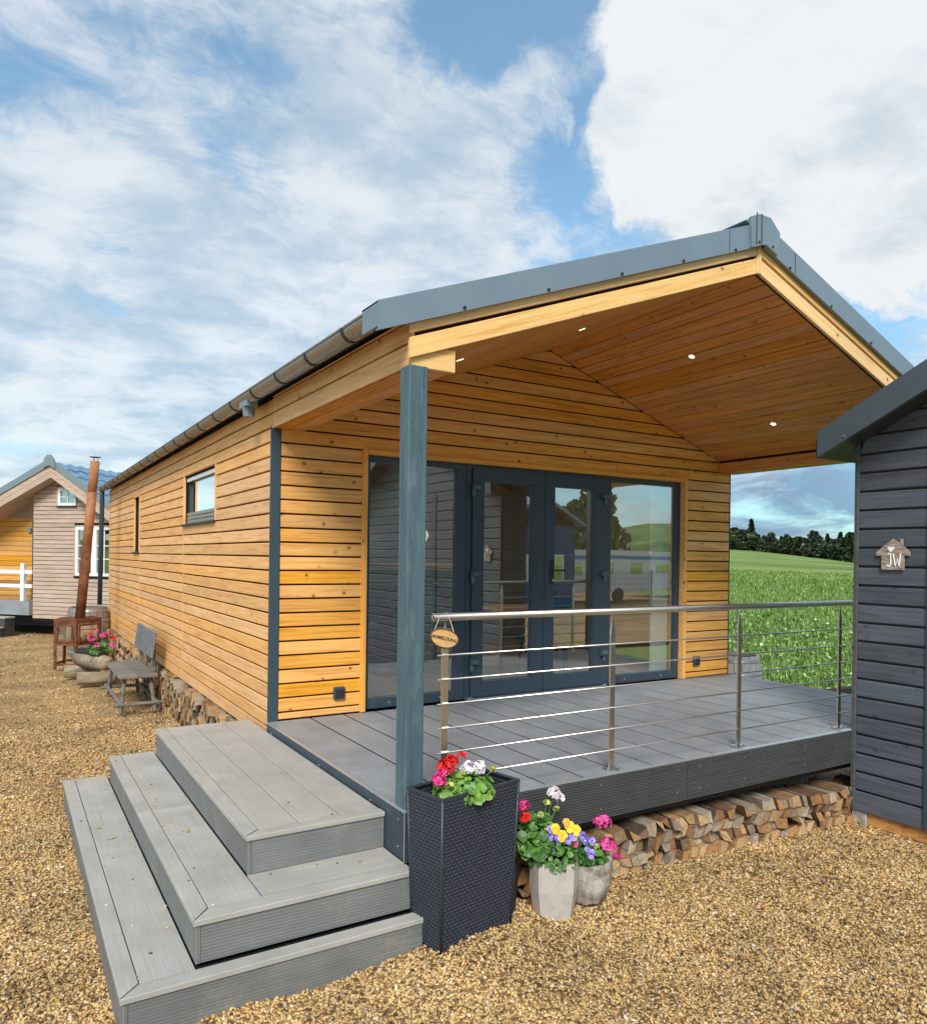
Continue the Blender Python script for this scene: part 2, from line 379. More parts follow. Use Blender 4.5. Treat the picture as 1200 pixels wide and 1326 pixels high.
def prismgeo(poly, axis, a, b):
    def P3(p, t_): return {'x': (t_, p[0], p[1]), 'y': (p[0], t_, p[1]), 'z': (p[0], p[1], t_)}[axis]
    n = len(poly); v = [P3(p, a) for p in poly] + [P3(p, b) for p in poly]
    f = [tuple(range(n)), tuple(range(n, 2 * n))[::-1]] + [(i, i + n, (i + 1) % n + n, (i + 1) % n) for i in range(n)]
    ar = sum(poly[i][0] * poly[(i + 1) % n][1] - poly[(i + 1) % n][0] * poly[i][1] for i in range(n))
    flip = (ar > 0) != (axis == 'y')
    if (a < b) == flip: f = [q if True else q for q in f]
    vs = [Vector(q) for q in v]; cen = sum(vs, Vector()) / len(vs)
    p0, p1, p2 = vs[f[0][0]], vs[f[0][1]], vs[f[0][2]]
    nr = Vector((0, 0, 0))
    for i in range(n): nr += (vs[i] - vs[0]).cross(vs[(i + 1) % n] - vs[0])
    if nr.dot(vs[0] - vs[n]) < 0: f = [q[::-1] for q in f]
    return v, f
def lathe(prof, n=20, cap=True):
    v, f = [], []
    for r, z in prof:
        for k_ in range(n): a = 2 * math.pi * k_ / n; v.append((r * math.cos(a), r * math.sin(a), z))
    for i in range(len(prof) - 1):
        for k_ in range(n):
            a = i * n + k_; b_ = i * n + (k_ + 1) % n; f.append((a, b_, b_ + n, a + n))
    if cap: f.append(tuple(range(n))[::-1]); f.append(tuple(range((len(prof) - 1) * n, len(prof) * n)))
    return v, f

_bc = {}
def boardmesh(m, h, t, b0, b1, t0, t1, ch=.004):
    """board along local X, width h along local Z, outer face towards local -Y; ends may be cut aslant"""
    key = (m.name, round(h, 4), round(t, 4), round(b0, 3), round(b1, 3), round(t0, 3), round(t1, 3), ch)
    if key in _bc: return _bc[key]
    prof = [(0, -h / 2), (-t + ch, -h / 2), (-t, -h / 2 + ch), (-t, h / 2 - ch), (-t + ch, h / 2), (0, h / 2)]
    v = []
    for e in (0, 1):
        for (y_, z_) in prof:
            q = (z_ + h / 2) / h; xb, xt = ((b0, t0), (b1, t1))[e]; v.append((xb + (xt - xb) * q, y_, z_))
    f = [tuple(range(6)), tuple(range(6, 12))[::-1]] + [(i + 6, (i + 1) % 6 + 6, (i + 1) % 6, i) for i in range(6)]
    _bc[key] = mesh('board', v, f, m); return _bc[key]
def axes(xa, out):
    """rotation whose local X is xa and whose local -Y is out"""
    xa = Vector(xa).normalized(); ya = -Vector(out).normalized(); za = xa.cross(ya)
    return Matrix((xa, ya, za)).transposed()
def board(name, m, parent, c, xa, out, L, h, t=.022, ch=.004, slant=None):
    b0, b1, t0, t1 = slant if slant else (-L / 2, L / 2, -L / 2, L / 2)
    return new_obj(name, boardmesh(m, h, t, b0, b1, t0, t1, ch), parent, c, axes(xa, out))

GZ = -.655
def und(x_, y_): return .008 * math.sin(5.1 * x_ + 1.3 * math.sin(3.7 * y_)) + .008 * math.sin(6.3 * y_ + 2 * math.sin(2.9 * x_)) + .006 * math.sin(11 * x_ - 7 * y_) + .075 * math.exp(-((x_ - .2) ** 2 + (y_ + 2.75) ** 2) / .30)
def gz(x_, y_): return und(x_, y_) + GZ - .05 * min(1.8, max(0, x_ - 2.2)) if y_ < 4 else GZ - .05

# ============================================================ SETTING
# --- gravel yard
def gravelmat():
    def f(t, b):
        v = t.n.new('ShaderNodeTexCoord').outputs['Object']
        vc = t.sep(t.voro(v, 55, 'Color'))
        c = t.ramp(vc[0], [(0, (.17, .095, .04)), (.22, (.45, .265, .095)), (.5, (.62, .39, .155)), (.75, (.70, .49, .23)), (1, (.50, .38, .24))], 'CONSTANT')
        ed = t.voro(v, 55)
        c = t.mix(t.math('MULTIPLY', t.smooth(ed, .35, .8), .8), c, (.22, .13, .055))  # gaps between pebble cells darkened, shade put into the colour
        c = t.mix(1, c, t.ramp(t.noise(v, 1.3, 7, .7), [(.34, .66), (.62, 1.12)]), 'MULTIPLY')
        setc(t, b, c); setn(t, b, t.bump(t.math('MULTIPLY', ed, -1), .9, .02))
    return mat('golden_gravel', f, .9)
GRAV = gravelmat()
nx, ny = 170, 230
gv = []; gf = []
for j in range(ny + 1):
    for i in range(nx + 1):
        X = 5.6 - 35.6 * (1 - i / nx) ** 1.9
        Y = -7 + 53 * (j / ny) ** 1.9 if j >= 8 else -7 - (8 - j) * 1.2
        gv.append((X, Y, gz(X, Y)))
for j in range(ny):
    for i in range(nx): a = j * (nx + 1) + i; gf.append((a, a + 1, a + nx + 2, a + nx + 1))
tag(new_obj('gravel_ground', mesh('gravel_ground', gv, gf, GRAV, True)), kind='structure')

v_ = [(5.601, -34, -.735), (34, -34, -.735), (34, -7.6, -.735), (5.601, -7.6, -.735)]
tag(new_obj('gravel_yard', mesh('gravel_yard', v_, [(0, 1, 2, 3)], GRAV)), kind='structure')
# --- loose stones of the gravel (numpy: one mesh)
STONE = mat('gravel_stone', lambda t, b: (lambda at: setc(t, b, t.mix(1, t.ramp(at.outputs['Fac'], [(0, (.05, .026, .012)), (.13, (.24, .125, .045)), (.28, (.45, .26, .09)), (.50, (.58, .37, .14)), (.80, (.66, .46, .215)), (.93, (.34, .28, .21)), (.98, (.72, .60, .42))]), t.ramp(t.noise(t.n.new('ShaderNodeTexCoord').outputs['Object'], 1.3, 7, .7), [(.34, .66), (.62, 1.12)]), 'MULTIPLY')))(
    (lambda a: (setattr(a, 'attribute_name', 'rnd'), a)[1])(t.n.new('ShaderNodeAttribute'))), .8)
rng = np.random.default_rng(3)
def icosa():
    p = (1 + 5 ** .5) / 2
    v = np.array([(-1, p, 0), (1, p, 0), (-1, -p, 0), (1, -p, 0), (0, -1, p), (0, 1, p), (0, -1, -p), (0, 1, -p), (p, 0, -1), (p, 0, 1), (-p, 0, -1), (-p, 0, 1)], float)
    f = np.array([(0, 11, 5), (0, 5, 1), (0, 1, 7), (0, 7, 10), (0, 10, 11), (1, 5, 9), (5, 11, 4), (11, 10, 2), (10, 7, 6), (7, 1, 8), (3, 9, 4), (3, 4, 2), (3, 2, 6), (3, 6, 8), (3, 8, 9), (4, 9, 5), (2, 4, 11), (6, 2, 10), (8, 6, 7), (9, 8, 1)])
    return v / np.linalg.norm(v[0]), f
IV, IF = icosa()
def fastmesh(name, V, Fc, m, rnd, smooth=False):
    me = bpy.data.meshes.new(name); nv, nf, k_ = len(V), len(Fc), Fc.shape[1]
    me.vertices.add(nv); me.vertices.foreach_set('co', V.astype(np.float32).ravel())
    me.loops.add(nf * k_); me.loops.foreach_set('vertex_index', Fc.astype(np.int32).ravel())
    me.polygons.add(nf); me.polygons.foreach_set('loop_start', np.arange(0, nf * k_, k_, dtype=np.int32))
    try: me.polygons.foreach_set('loop_total', np.full(nf, k_, dtype=np.int32))
    except Exception: pass
    if smooth: me.polygons.foreach_set('use_smooth', np.ones(nf, dtype=bool))
    me.materials.append(m); me.update(calc_edges=True)
    a = me.attributes.new('rnd', 'FLOAT', 'FACE'); a.data.foreach_set('value', rnd.astype(np.float32))
    return me
def rotmats(n, tilt=1.0):
    a = rng.uniform(0, 2 * np.pi, n); b_ = rng.normal(0, .5 * tilt, n); c = rng.normal(0, .5 * tilt, n)
    ca, sa, cb, sb, cc, sc_ = np.cos(a), np.sin(a), np.cos(b_), np.sin(b_), np.cos(c), np.sin(c)
    Z = np.zeros(n); O = np.ones(n)
    A = np.stack([ca, -sa, Z, sa, ca, Z, Z, Z, O], 1).reshape(n, 3, 3)
    B = np.stack([cb, Z, sb, Z, O, Z, -sb, Z, cb], 1).reshape(n, 3, 3)
    Cc = np.stack([O, Z, Z, Z, cc, -sc_, Z, sc_, cc], 1).reshape(n, 3, 3)
    return A @ B @ Cc
pts = []
camp = np.array([-1.901, -5.968]); fdir = np.array([.5217, .8531]); rdir = np.array([.8531, -.5217])
def region(dmin, dmax, dens, s0, s1):
    area = (dmax ** 2 - dmin ** 2) * .5 * rad(74); n = int(area * dens)
    d = np.sqrt(rng.uniform(dmin ** 2, dmax ** 2, n)); a = rng.uniform(rad(-37), rad(37), n)
    p = camp + fdir * (d * np.cos(a))[:, None] + rdir * (d * np.sin(a))[:, None]
    x_, y_ = p[:, 0], p[:, 1]
    ok = ~((x_ > -.02) & (x_ < 5.5) & (y_ > -2.25)) & ~((x_ > -1.43) & (x_ < -.1) & (y_ > -2.6) & (y_ < .68)) & (x_ < 5.58) & ~((x_ > -.05) & (y_ > -2.2))
    ok &= ~((x_ > 4.2) & (y_ > -7) & (y_ < -2.5))
    p = p[ok]; n = len(p); pts.append(np.column_stack([p, rng.uniform(s0, s1, n)]))
region(2.6, 4.6, 4300, .0045, .0115); region(4.6, 6.5, 2500, .0055, .0125); region(6.5, 10, 800, .0075, .0145); region(10, 22, 50, .010, .020)
pts = np.vstack(pts); n = len(pts)
zc = np.array([gz(a, b_) for a, b_ in pts[:, :2]]) + pts[:, 2] * rng.uniform(-.1, .75, n)
sc3 = np.stack([rng.uniform(.9, 1.6, n), rng.uniform(.6, 1.05, n), rng.uniform(.35, .75, n)], 1) * pts[:, 2:3]
jit = rng.uniform(.72, 1.2, (n, 12, 1))
V = (IV[None] * jit * sc3[:, None, :]) @ rotmats(n).transpose(0, 2, 1)
V += np.column_stack([pts[:, :2], zc])[:, None, :]
Fc = (IF[None] + (np.arange(n) * 12)[:, None, None]).reshape(-1, 3)
tag(new_obj('gravel', fastmesh('gravel', V.reshape(-1, 3), Fc, STONE, np.repeat(rng.uniform(0, 1, n), 20), False)), kind='stuff')

# --- meadow, rising away to the wood
def mh(x_, y_):
    d = math.hypot(x_ - 5, y_)
    s_ = min(1, max(0, (d - 35) / 360.)); s_ = s_ * s_ * (3 - 2 * s_)
    th = math.atan2(y_, x_)
    return -.84 + .10 * min(1, max(0, d - 6) / 12) + 7.9 * s_ * (.22 + .78 * min(1, max(0, (th - .52) / .16))) + .12 * math.sin(x_ * .11) * math.sin(y_ * .09) * min(1, d / 30)
def meadowmat():
    def f(t, b):
        v = t.n.new('ShaderNodeTexCoord').outputs['Object']
        vs_ = t.vmath('MULTIPLY', v, (.35, 1, 1)); c = t.ramp(t.noise(vs_, .045, 7, .68, .5), [(.30, (.075, .145, .018)), (.46, (.125, .21, .03)), (.56, (.20, .27, .05)), (.72, (.27, .30, .08))])
        c = t.mix(1, c, t.ramp(t.noise(v, 3.5, 6, .7), [(.3, .55), (.7, 1.35)]), 'MULTIPLY')
        c = t.mix(t.smooth(t.noise(v, 1.1, 6, .75), .6, .72), c, (.24, .30, .10))
        setc(t, b, c); setn(t, b, t.bump(t.noise(v, 7, 6, .7), .9, .12))
    return mat('meadow_grass', f, .9)
MEAD = meadowmat()
rr_ = [0, 3, 6, 9, 13, 18, 25, 34, 46, 62, 84, 112, 150, 190, 240, 300, 370, 450, 560, 700, 1000]
mv, mf = [], []; na = 96
for r in rr_:
    for k_ in range(na):
        a = 2 * math.pi * k_ / na; X, Y = 5 + r * math.cos(a), r * math.sin(a); mv.append((X, Y, mh(X, Y) if r else -.84))
for j in range(len(rr_) - 1):
    for k_ in range(na): a = j * na + k_; b_ = j * na + (k_ + 1) % na; mf.append((a, a + na, b_ + na, b_))
tag(new_obj('meadow', mesh('meadow', mv, mf, MEAD, True)), kind='structure')
# grass tufts, clover leaves and white clover heads in the near meadow
def blades():
    V, Fc, rn = [], [], []
    n = 26000
    u = rng.uniform(0, 1, n); d = 7.5 + 110 * u ** 2.6; a = rng.uniform(rad(2), rad(38), n)
    px = camp[0] + fdir[0] * d * np.cos(a) + rdir[0] * d * np.sin(a); py = camp[1] + fdir[1] * d * np.cos(a) + rdir[1] * d * np.sin(a)
    ok = (px > 5.75); px, py, d = px[ok], py[ok], d[ok]; n = len(px)
    z0 = np.array([mh(a_, b_) for a_, b_ in zip(px, py)])
    for k_ in range(5):
        ang = rng.uniform(0, 6.28, n); h = rng.uniform(.05, .17, n) * (1 + d * .008); wd = .006 + .0006 * d
        bx, by = px + rng.normal(0, .05, n) * (1 + d * .04), py + rng.normal(0, .05, n) * (1 + d * .04)
        lx, ly = np.cos(ang) * h * .5, np.sin(ang) * h * .5; sx, sy = -np.sin(ang) * wd, np.cos(ang) * wd
        q = np.stack([np.stack([bx - sx, by - sy, z0 - .02], 1), np.stack([bx + sx, by + sy, z0 - .02], 1), np.stack([bx + lx, by + ly, z0 + h], 1)], 1)
        V.append(q.reshape(-1, 3)); rn.append(rng.uniform(0, 1, n))
    V = np.vstack(V); return V, np.arange(len(V)).reshape(-1, 3), np.concatenate(rn)
V, Fc, rn = blades()
GRASS = mat('grass_blade', lambda t, b: (lambda at: setc(t, b, t.ramp(at.outputs['Fac'], [(0, (.045, .11, .012)), (.5, (.105, .215, .025)), (.85, (.20, .32, .05)), (1, (.38, .42, .16))])))((lambda a: (setattr(a, 'attribute_name', 'rnd'), a)[1])(t.n.new('ShaderNodeAttribute'))), .6)
tag(new_obj('meadow_grass', fastmesh('meadow_grass', V, Fc, GRASS, rn)), kind='stuff')
n = 8500; u = rng.uniform(0, 1, n); d = 7.5 + 22 * u ** 1.5; a = rng.uniform(rad(2), rad(38), n)
px = camp[0] + fdir[0] * d * np.cos(a) + rdir[0] * d * np.sin(a); py = camp[1] + fdir[1] * d * np.cos(a) + rdir[1] * d * np.sin(a)
ok = px > 5.8; px, py, d = px[ok], py[ok], d[ok]; n = len(px); s_ = rng.uniform(.014, .032, n) * (1 + d * .02)
zz = np.array([mh(a_, b_) for a_, b_ in zip(px, py)]) + rng.uniform(.04, .16, n)
base = np.array([(-1, -.7, 0), (1, -.7, .1), (.9, .8, .3), (-.9, .8, .2)])
V = (base[None] * s_[:, None, None]) @ rotmats(n, 1.0).transpose(0, 2, 1) + np.column_stack([px, py, zz])[:, None, :]
CLOV = mat('clover_leaf', lambda t, b: (lambda at: setc(t, b, t.ramp(at.outputs['Fac'], [(0, (.06, .15, .02)), (.55, (.17, .32, .05)), (.90, (.30, .43, .12)), (.99, (.60, .62, .45))])))((lambda a: (setattr(a, 'attribute_name', 'rnd'), a)[1])(t.n.new('ShaderNodeAttribute'))), .5)
tag(new_obj('clover', fastmesh('clover', V.reshape(-1, 3), np.arange(n * 4).reshape(-1, 4), CLOV, rng.uniform(0, 1, n))), kind='stuff')

# --- wood beyond the meadow
CROWN = leafm('dark_tree_foliage', (.006, .014, .004), (.060, .090, .022)); TRUNK = mat('tree_bark', (.05, .035, .022), .9)
def treemesh(seed, h, wd, n=620, conifer=False):
    r = np.random.default_rng(seed)
    t_ = r.uniform(.0, 1, n); lob = r.integers(0, 7, n); la = r.uniform(0, 6.28, 7); lz = r.uniform(.25, .95, 7)
    prof = (1.03 - t_) * (.8 + .2 * np.sin(t_ * 40)) if conifer else np.sin(np.clip(t_, 0, 1) ** r.uniform(.7, 1.3) * 3.1) ** .6
    rr = wd * prof * np.sqrt(r.uniform(.35, 1, n)); aa = r.uniform(0, 6.28, n)
    rr *= 1 + (.05 if conifer else .32) * np.sin(3 * aa + seed + 5 * t_) + .2 * np.sin(9 * t_ + seed)
    c_ = np.stack([rr * np.cos(aa), rr * np.sin(aa), t_ * h], 1); s_ = r.uniform(.28, .75, n)
    b_ = np.array([(-1, -.6, 0), (.2, -1, .2), (1, .5, 0), (-.3, 1, -.2)])
    global rng
    V = (b_[None] * s_[:, None, None]) @ rotmats(n, 2.2).transpose(0, 2, 1) + c_[:, None, :]
    sh = np.clip(r.uniform(0, 1, n) ** 1.6, 0, 1)
    me = fastmesh('crown', V.reshape(-1, 3), np.arange(n * 4).reshape(-1, 4), CROWN, sh)
    tv, tf = tubegeo([(0, 0, -1), (.1, 0, h * .4), (0, .1, h * .8)], [.28, .2, .06], 6); tv2, tf2 = tubegeo([(.1, 0, h * .35), (wd * .5, .3, h * .62)], [.12, .04], 5)
    g = G(); g.add(tv, tf).add(tv2, tf2)
    return me, g.mesh('trunk', TRUNK)
variants = [treemesh(1, 9.5, 3.6), treemesh(2, 11, 3.0), treemesh(3, 8, 4.2), treemesh(4, 10, 4.0), treemesh(5, 12, 2.6), treemesh(6, 13, 2.6, 620, True), treemesh(7, 11, 2.4, 560, True)]
rt = random.Random(5); ntree = 0
for i in range(92):
    azx = 938 + 176 * i / 91 + rt.uniform(-2, 2)
    f_ = (azx - 940) / 165.
    ang = math.atan((azx - 601.4) / 977.)
    d = 398 - 110 * max(0, f_ - .45) / .55 + rt.uniform(-10, 45)
    if i % 3 == 0: d += 40
    X, Y = camp[0] + d * (fdir[0] * math.cos(ang) + rdir[0] * math.sin(ang)), camp[1] + d * (fdir[1] * math.cos(ang) + rdir[1] * math.sin(ang))
    cm_, tm_ = variants[rt.randrange(7)]
    k_ = rt.uniform(.45, .95) * (1.4 if f_ < .2 and i % 2 else 1)
    o = thing('dark_tree', ('tall pointed conifer' if cm_ in (variants[5][0], variants[6][0]) else 'rounded dark green broadleaf tree') + ' in the wood along the far edge of the meadow', 'tree', (X, Y, mh(X, Y)), rt.uniform(0, 6), ('pointed conifers of the far wood' if cm_ in (variants[5][0], variants[6][0]) else 'rounded trees of the far wood'), local=True)
    for nm, me in (('crown', cm_), ('trunk', tm_)):
        q = new_obj(nm, me, o); q.matrix_basis = Matrix.Diagonal((k_ * 1.35, k_ * 1.35, k_, 1))

# --- wooded hills behind the photographer (seen in the door glass)
def hillmat():
    def f(t, b):
        v = t.n.new('ShaderNodeTexCoord').outputs['Object']
        c = t.ramp(t.noise(v, .05, 7, .7), [(.3, (.05, .11, .02)), (.5, (.14, .24, .04)), (.7, (.34, .40, .09))])
        setc(t, b, t.mix(1, c, t.ramp(t.noise(v, .35, 4, .7), [(.3, .5), (.7, 1.4)]), 'MULTIPLY')); setn(t, b, t.bump(t.noise(v, .25, 6, .7), 1, 3))
    return mat('wooded_hill', f, .9)
hv, hf = [], []; na, nr_ = 120, 14
for j in range(nr_):
    for i in range(na + 1):
        a = rad(178 + 190 * i / na); r = 95 + 26 * j
        H = (15 + 6 * math.sin(a * 3 + 1) + 4 * math.sin(a * 7)) * math.sin(min(1, j / 7.) * math.pi / 2) * (1 if i / na < .8 else .8) + rng.uniform(0, 3.0)
        hv.append((r * math.cos(a), r * math.sin(a), -1.2 + (H if j else 0)))
for j in range(nr_ - 1):
    for i in range(na): a = j * (na + 1) + i; hf.append((a, a + na + 1, a + na + 2, a + 1))
tag(new_obj('hills', mesh('hills', hv, hf, hillmat(), True)), kind='structure')

# ============================================================ TIMBER CABIN
Wd, XR, ZR, SL = 5.40, 2.70, 3.405, .366       # width, ridge x, underside of ridge, roof slope
SX = -.07                                        # plane of the side wall
HB = 2.355                                       # underside of the eaves beams
LEN = 10.85
zs = [.064 + .115 * k_ for k_ in range(-2, 40)]  # board joints
cab = thing('timber_cabin', 'larch clad mobile cabin with open gabled porch and anthracite double doors', 'cabin', (0, 0, GZ)); F_[cab.name] = Matrix.Identity(4)
def gable_half(z_): return (ZR + .0 - z_) / SL
def intervals(a, b, cuts):
    out = [(a, b)]
    for c0, c1 in cuts:
        nxt = []
        for p, q in out:
            if c1 <= p or c0 >= q: nxt.append((p, q)); continue
            if c0 > p: nxt.append((p, c0))
            if c1 < q: nxt.append((c1, q))
        out = nxt
    return [i for i in out if i[1] - i[0] > .02]
# front wall with its boards
OX0, OX1, OZ = .715, 4.665, 2.255                # opening incl. timber trim
g = G()
g.box(SX + .03, OX0, .02, .12, -.2, OZ); g.box(OX1, Wd + .04, .02, .12, -.2, OZ)
g.prism([(SX + .03, OZ), (Wd + .04, OZ), (Wd + .04, 2.40), (XR, ZR + .05), (SX + .03, 2.40)], 'y', .02, .12)
fw = g.obj('front_wall', MEMB, cab)
for zb in zs[1:]:
    h = .101; z0 = zb + .007; z1 = z0 + h
    z0b = max(z0, .008)
    if z1 < .03: continue
    for side in ([(0.004, Wd - .004)]):
        cuts = [(OX0, OX1)] if z0 < OZ - .02 else []
        if z0 < OZ < z1 and cuts == []: pass
        hb, ht = gable_half(z0b), gable_half(z1)
        if ht < .02: continue
        a0b, a1b = max(.004, XR - hb), min(Wd - .004, XR + hb); a0t, a1t = max(.004, XR - ht), min(Wd - .004, XR + ht)
        zc, hh = (z0b + z1) / 2, z1 - z0b
        if not cuts:
            m_ = (a0b + a1b) / 2
            o = new_obj('board', boardmesh(CLAD, hh, .021, a0b - m_, a1b - m_, a0t - m_, a1t - m_), fw, (m_, .02, zc), axes((1, 0, 0), (0, -1, 0)))
        else:
            for p, q in intervals(min(a0b, a0t), max(a1b, a1t), cuts): board('board', CLAD, fw, ((p + q) / 2, .02, zc), (1, 0, 0), (0, -1, 0), q - p, hh, .021)
# short filler above the trim is covered by the lintel trim
for (c_, xa, L) in (((OX0 + .02, -.012, OZ / 2 + .004), (0, 0, 1), OZ - .008), ((OX1 - .02, -.012, OZ / 2 + .004), (0, 0, 1), OZ - .008)):
    board('door_trim', CLAD, cab, c_, xa, (0, -1, 0), L, .038, .022)
board('door_trim', CLAD, cab, ((OX0 + OX1) / 2, -.012, OZ - .019), (1, 0, 0), (0, -1, 0), OX1 - OX0 - .08, .038, .022)
g = G()                                          # reveals
g.box(OX0 + .0, OX0 + .04, -.012, .12, .0, OZ - .04).box(OX1 - .04, OX1, -.012, .12, 0, OZ - .04).box(OX0, OX1, -.012, .12, OZ - .04, OZ)
g.obj('door_reveal', CLAD, cab)

# glazed front: two fixed lights and a pair of doors
FY = .045
def frame(name, x0, x1, z0, z1, wl, wr, wb, wt, y0, y1, parent, m=UPVC, mitre=True):
    """mitred frame with a hole"""
    g = G(); a = [(x0, z0), (x1, z0), (x1, z1), (x0, z1)]; b = [(x0 + wl, z0 + wb), (x1 - wr, z0 + wb), (x1 - wr, z1 - wt), (x0 + wl, z1 - wt)]
    s_ = .006
    bi = [(b[0][0] + s_, b[0][1] + s_), (b[1][0] - s_, b[1][1] + s_), (b[2][0] - s_, b[2][1] - s_), (b[3][0] + s_, b[3][1] - s_)]
    for i in range(4):
        j = (i + 1) % 4; e = .0012
        v = [(a[i][0], y0, a[i][1]), (a[j][0], y0, a[j][1]), (b[j][0], y0, b[j][1]), (b[i][0], y0, b[i][1]),
             (bi[i][0], y0 + .022, bi[i][1]), (bi[j][0], y0 + .022, bi[j][1]),
             (a[i][0], y1, a[i][1]), (a[j][0], y1, a[j][1]), (bi[i][0], y1, bi[i][1]), (bi[j][0], y1, bi[j][1])]
        f = [(0, 1, 2, 3), (3, 2, 5, 4), (4, 5, 9, 8), (8, 9, 7, 6), (1, 0, 6, 7)]
        g.add(v, f)
        # mitre groove
        dx, dz = b[i][0] - a[i][0], b[i][1] - a[i][1]; L = math.hypot(dx, dz)
        if mitre: g.add([(a[i][0], y0 - .0006, a[i][1]), (b[i][0], y0 - .0006, b[i][1]), (b[i][0] + dz / L * .003, y0 - .0006, b[i][1] - dx / L * .003), (a[i][0] + dz / L * .003, y0 - .0006, a[i][1] - dx / L * .003)], [(0, 1, 2, 3)], 1)
    return g.obj(name, [m, DARKM], parent)
def pane(name, x0, x1, z0, z1, y_, parent, m=None):
    return G().box(x0, x1, y_, y_ + .006, z0, z1).obj(name, m or GLASS, parent)
zt, zb_ = OZ - .043, .012
for (x0, x1, lb) in ((.757, 1.785, None), (3.535, 4.623, None)):
    wf = frame('fixed_window', x0, x1, zb_, zt, .052, .10 if x0 < 1 else .052, .085, .048, FY, FY + .06, cab)
    pane('pane', x0 + .045, x1 - (.09 if x0 < 1 else .045), zb_ + .08, zt - .045, FY + .03, wf)
    for q in (.25, .75):
        G().tube([(x0 + (x1 - x0) * q, FY - .004, .052), (x0 + (x1 - x0) * q, FY + .003, .052)], .009, 8).obj('drain_cap', SCREW, wf)
outer = frame('door_frame', 1.787, 3.533, zb_ - .004, zt, .052, .052, .02, .03, FY - .006, FY + .07, cab, mitre=False)
HINGE = mat('teal_grey_hinge_cover', (.075, .12, .135), .3)
def leaf(x0, x1, hinge_left):
    d = frame('glass_door', x0, x1, .03, zt - .032, .125, .125, .135, .118, FY - .03, FY + .045, cab)
    pane('pane', x0 + .115, x1 - .115, .155, zt - .14, FY + .012, d)
    return d
dl = leaf(1.845, 2.683, True); dr = leaf(2.689, 3.475, False)
for d_, xh, s_ in ((dl, 1.845, 1), (dr, 3.475, -1)):
    for zh in (.33, 1.16, 1.97):
        g = G(); g.box(xh - .018, xh + .018, FY - .052, FY - .031, zh - .06, zh + .06, .004)
        g.tube([(xh - .02 * s_, FY - .062, zh + .028), (xh + .055 * s_, FY - .062, zh + .028)], .026, 12)
        g.obj('hinge', HINGE, d_)
g = G(); g.box(2.765, 2.80, FY - .045, FY - .031, 1.08, 1.32, .005); g.tube([(2.782, FY - .045, 1.22), (2.782, FY - .085, 1.22), (2.90, FY - .085, 1.22)], .010, 8)
h_ = g.obj('handle', DARKM, dr)
G().tube([(2.782, FY - .046, 1.12), (2.782, FY - .052, 1.12)], .012, 10).obj('lock_cylinder', SCREW, dr)
for xx in (1.83, 3.49): G().box(xx - .015, xx + .02, FY - .05, FY - .012, .003, .03, .002).obj('sill_clip', SCREW, cab)
G().box(1.80, 3.52, FY - .05, FY + .0, .002, .012).obj('threshold', ALU, cab)
for xx, zz_ in ((.519, .185), (4.854, .190)):
    s_ = G().box(xx - .05, xx + .05, -.035, -.001, zz_ - .052, zz_ + .052, .008).obj('socket', UPVC, cab)
    G().box(xx - .038, xx + .038, -.040, -.0352, zz_ - .036, zz_ + .03, .001).obj('socket_flap', DARKM, s_)

# side wall, its boards, joints and windows
WINS = [(1.895, 3.44, 1.69, 2.262), (6.89, 7.42, 1.36, 2.238)]
sw = None
g = G()
ys = [0.02, WINS[0][0], WINS[0][1], WINS[1][0], WINS[1][1], LEN]
for i in range(5):
    if i in (1, 3):
        w0 = WINS[i // 2]; g.box(SX + .02, SX + .12, ys[i], ys[i + 1], -.2, w0[2]); g.box(SX + .02, SX + .12, ys[i], ys[i + 1], w0[3], 2.62)
    else: g.box(SX + .02, SX + .12, ys[i], ys[i + 1], -.2, 2.62)
sw = g.obj('side_wall', MEMB, cab)
for zb in zs:
    z0 = zb + .007; z1 = z0 + .101
    if z0 < -.16 or z0 > 2.60: continue
    if z0 < -.10: z0 = -.165
    z1 = min(z1, 2.612)
    cuts = [(a - .03, b + .03) for a, b, c_, d_ in WINS if z1 > c_ + .01 and z0 < d_ - .01]
    cuts += [(3.49, 3.51), (6.85, 6.87)]
    y0 = .004 if z1 < 2.37 else .004
    for p, q in intervals(y0, LEN - .01, cuts): board('board', SIDE, sw, (SX + .02, (p + q) / 2, (z0 + z1) / 2), (0, -1, 0), (-1, 0, 0), q - p, z1 - z0, .021)
for yj in (3.50, 6.86): board('joint_lath', SIDE, sw, (SX + .02, yj, 1.22), (0, 0, 1), (-1, 0, 0), 2.76, .017, .017)
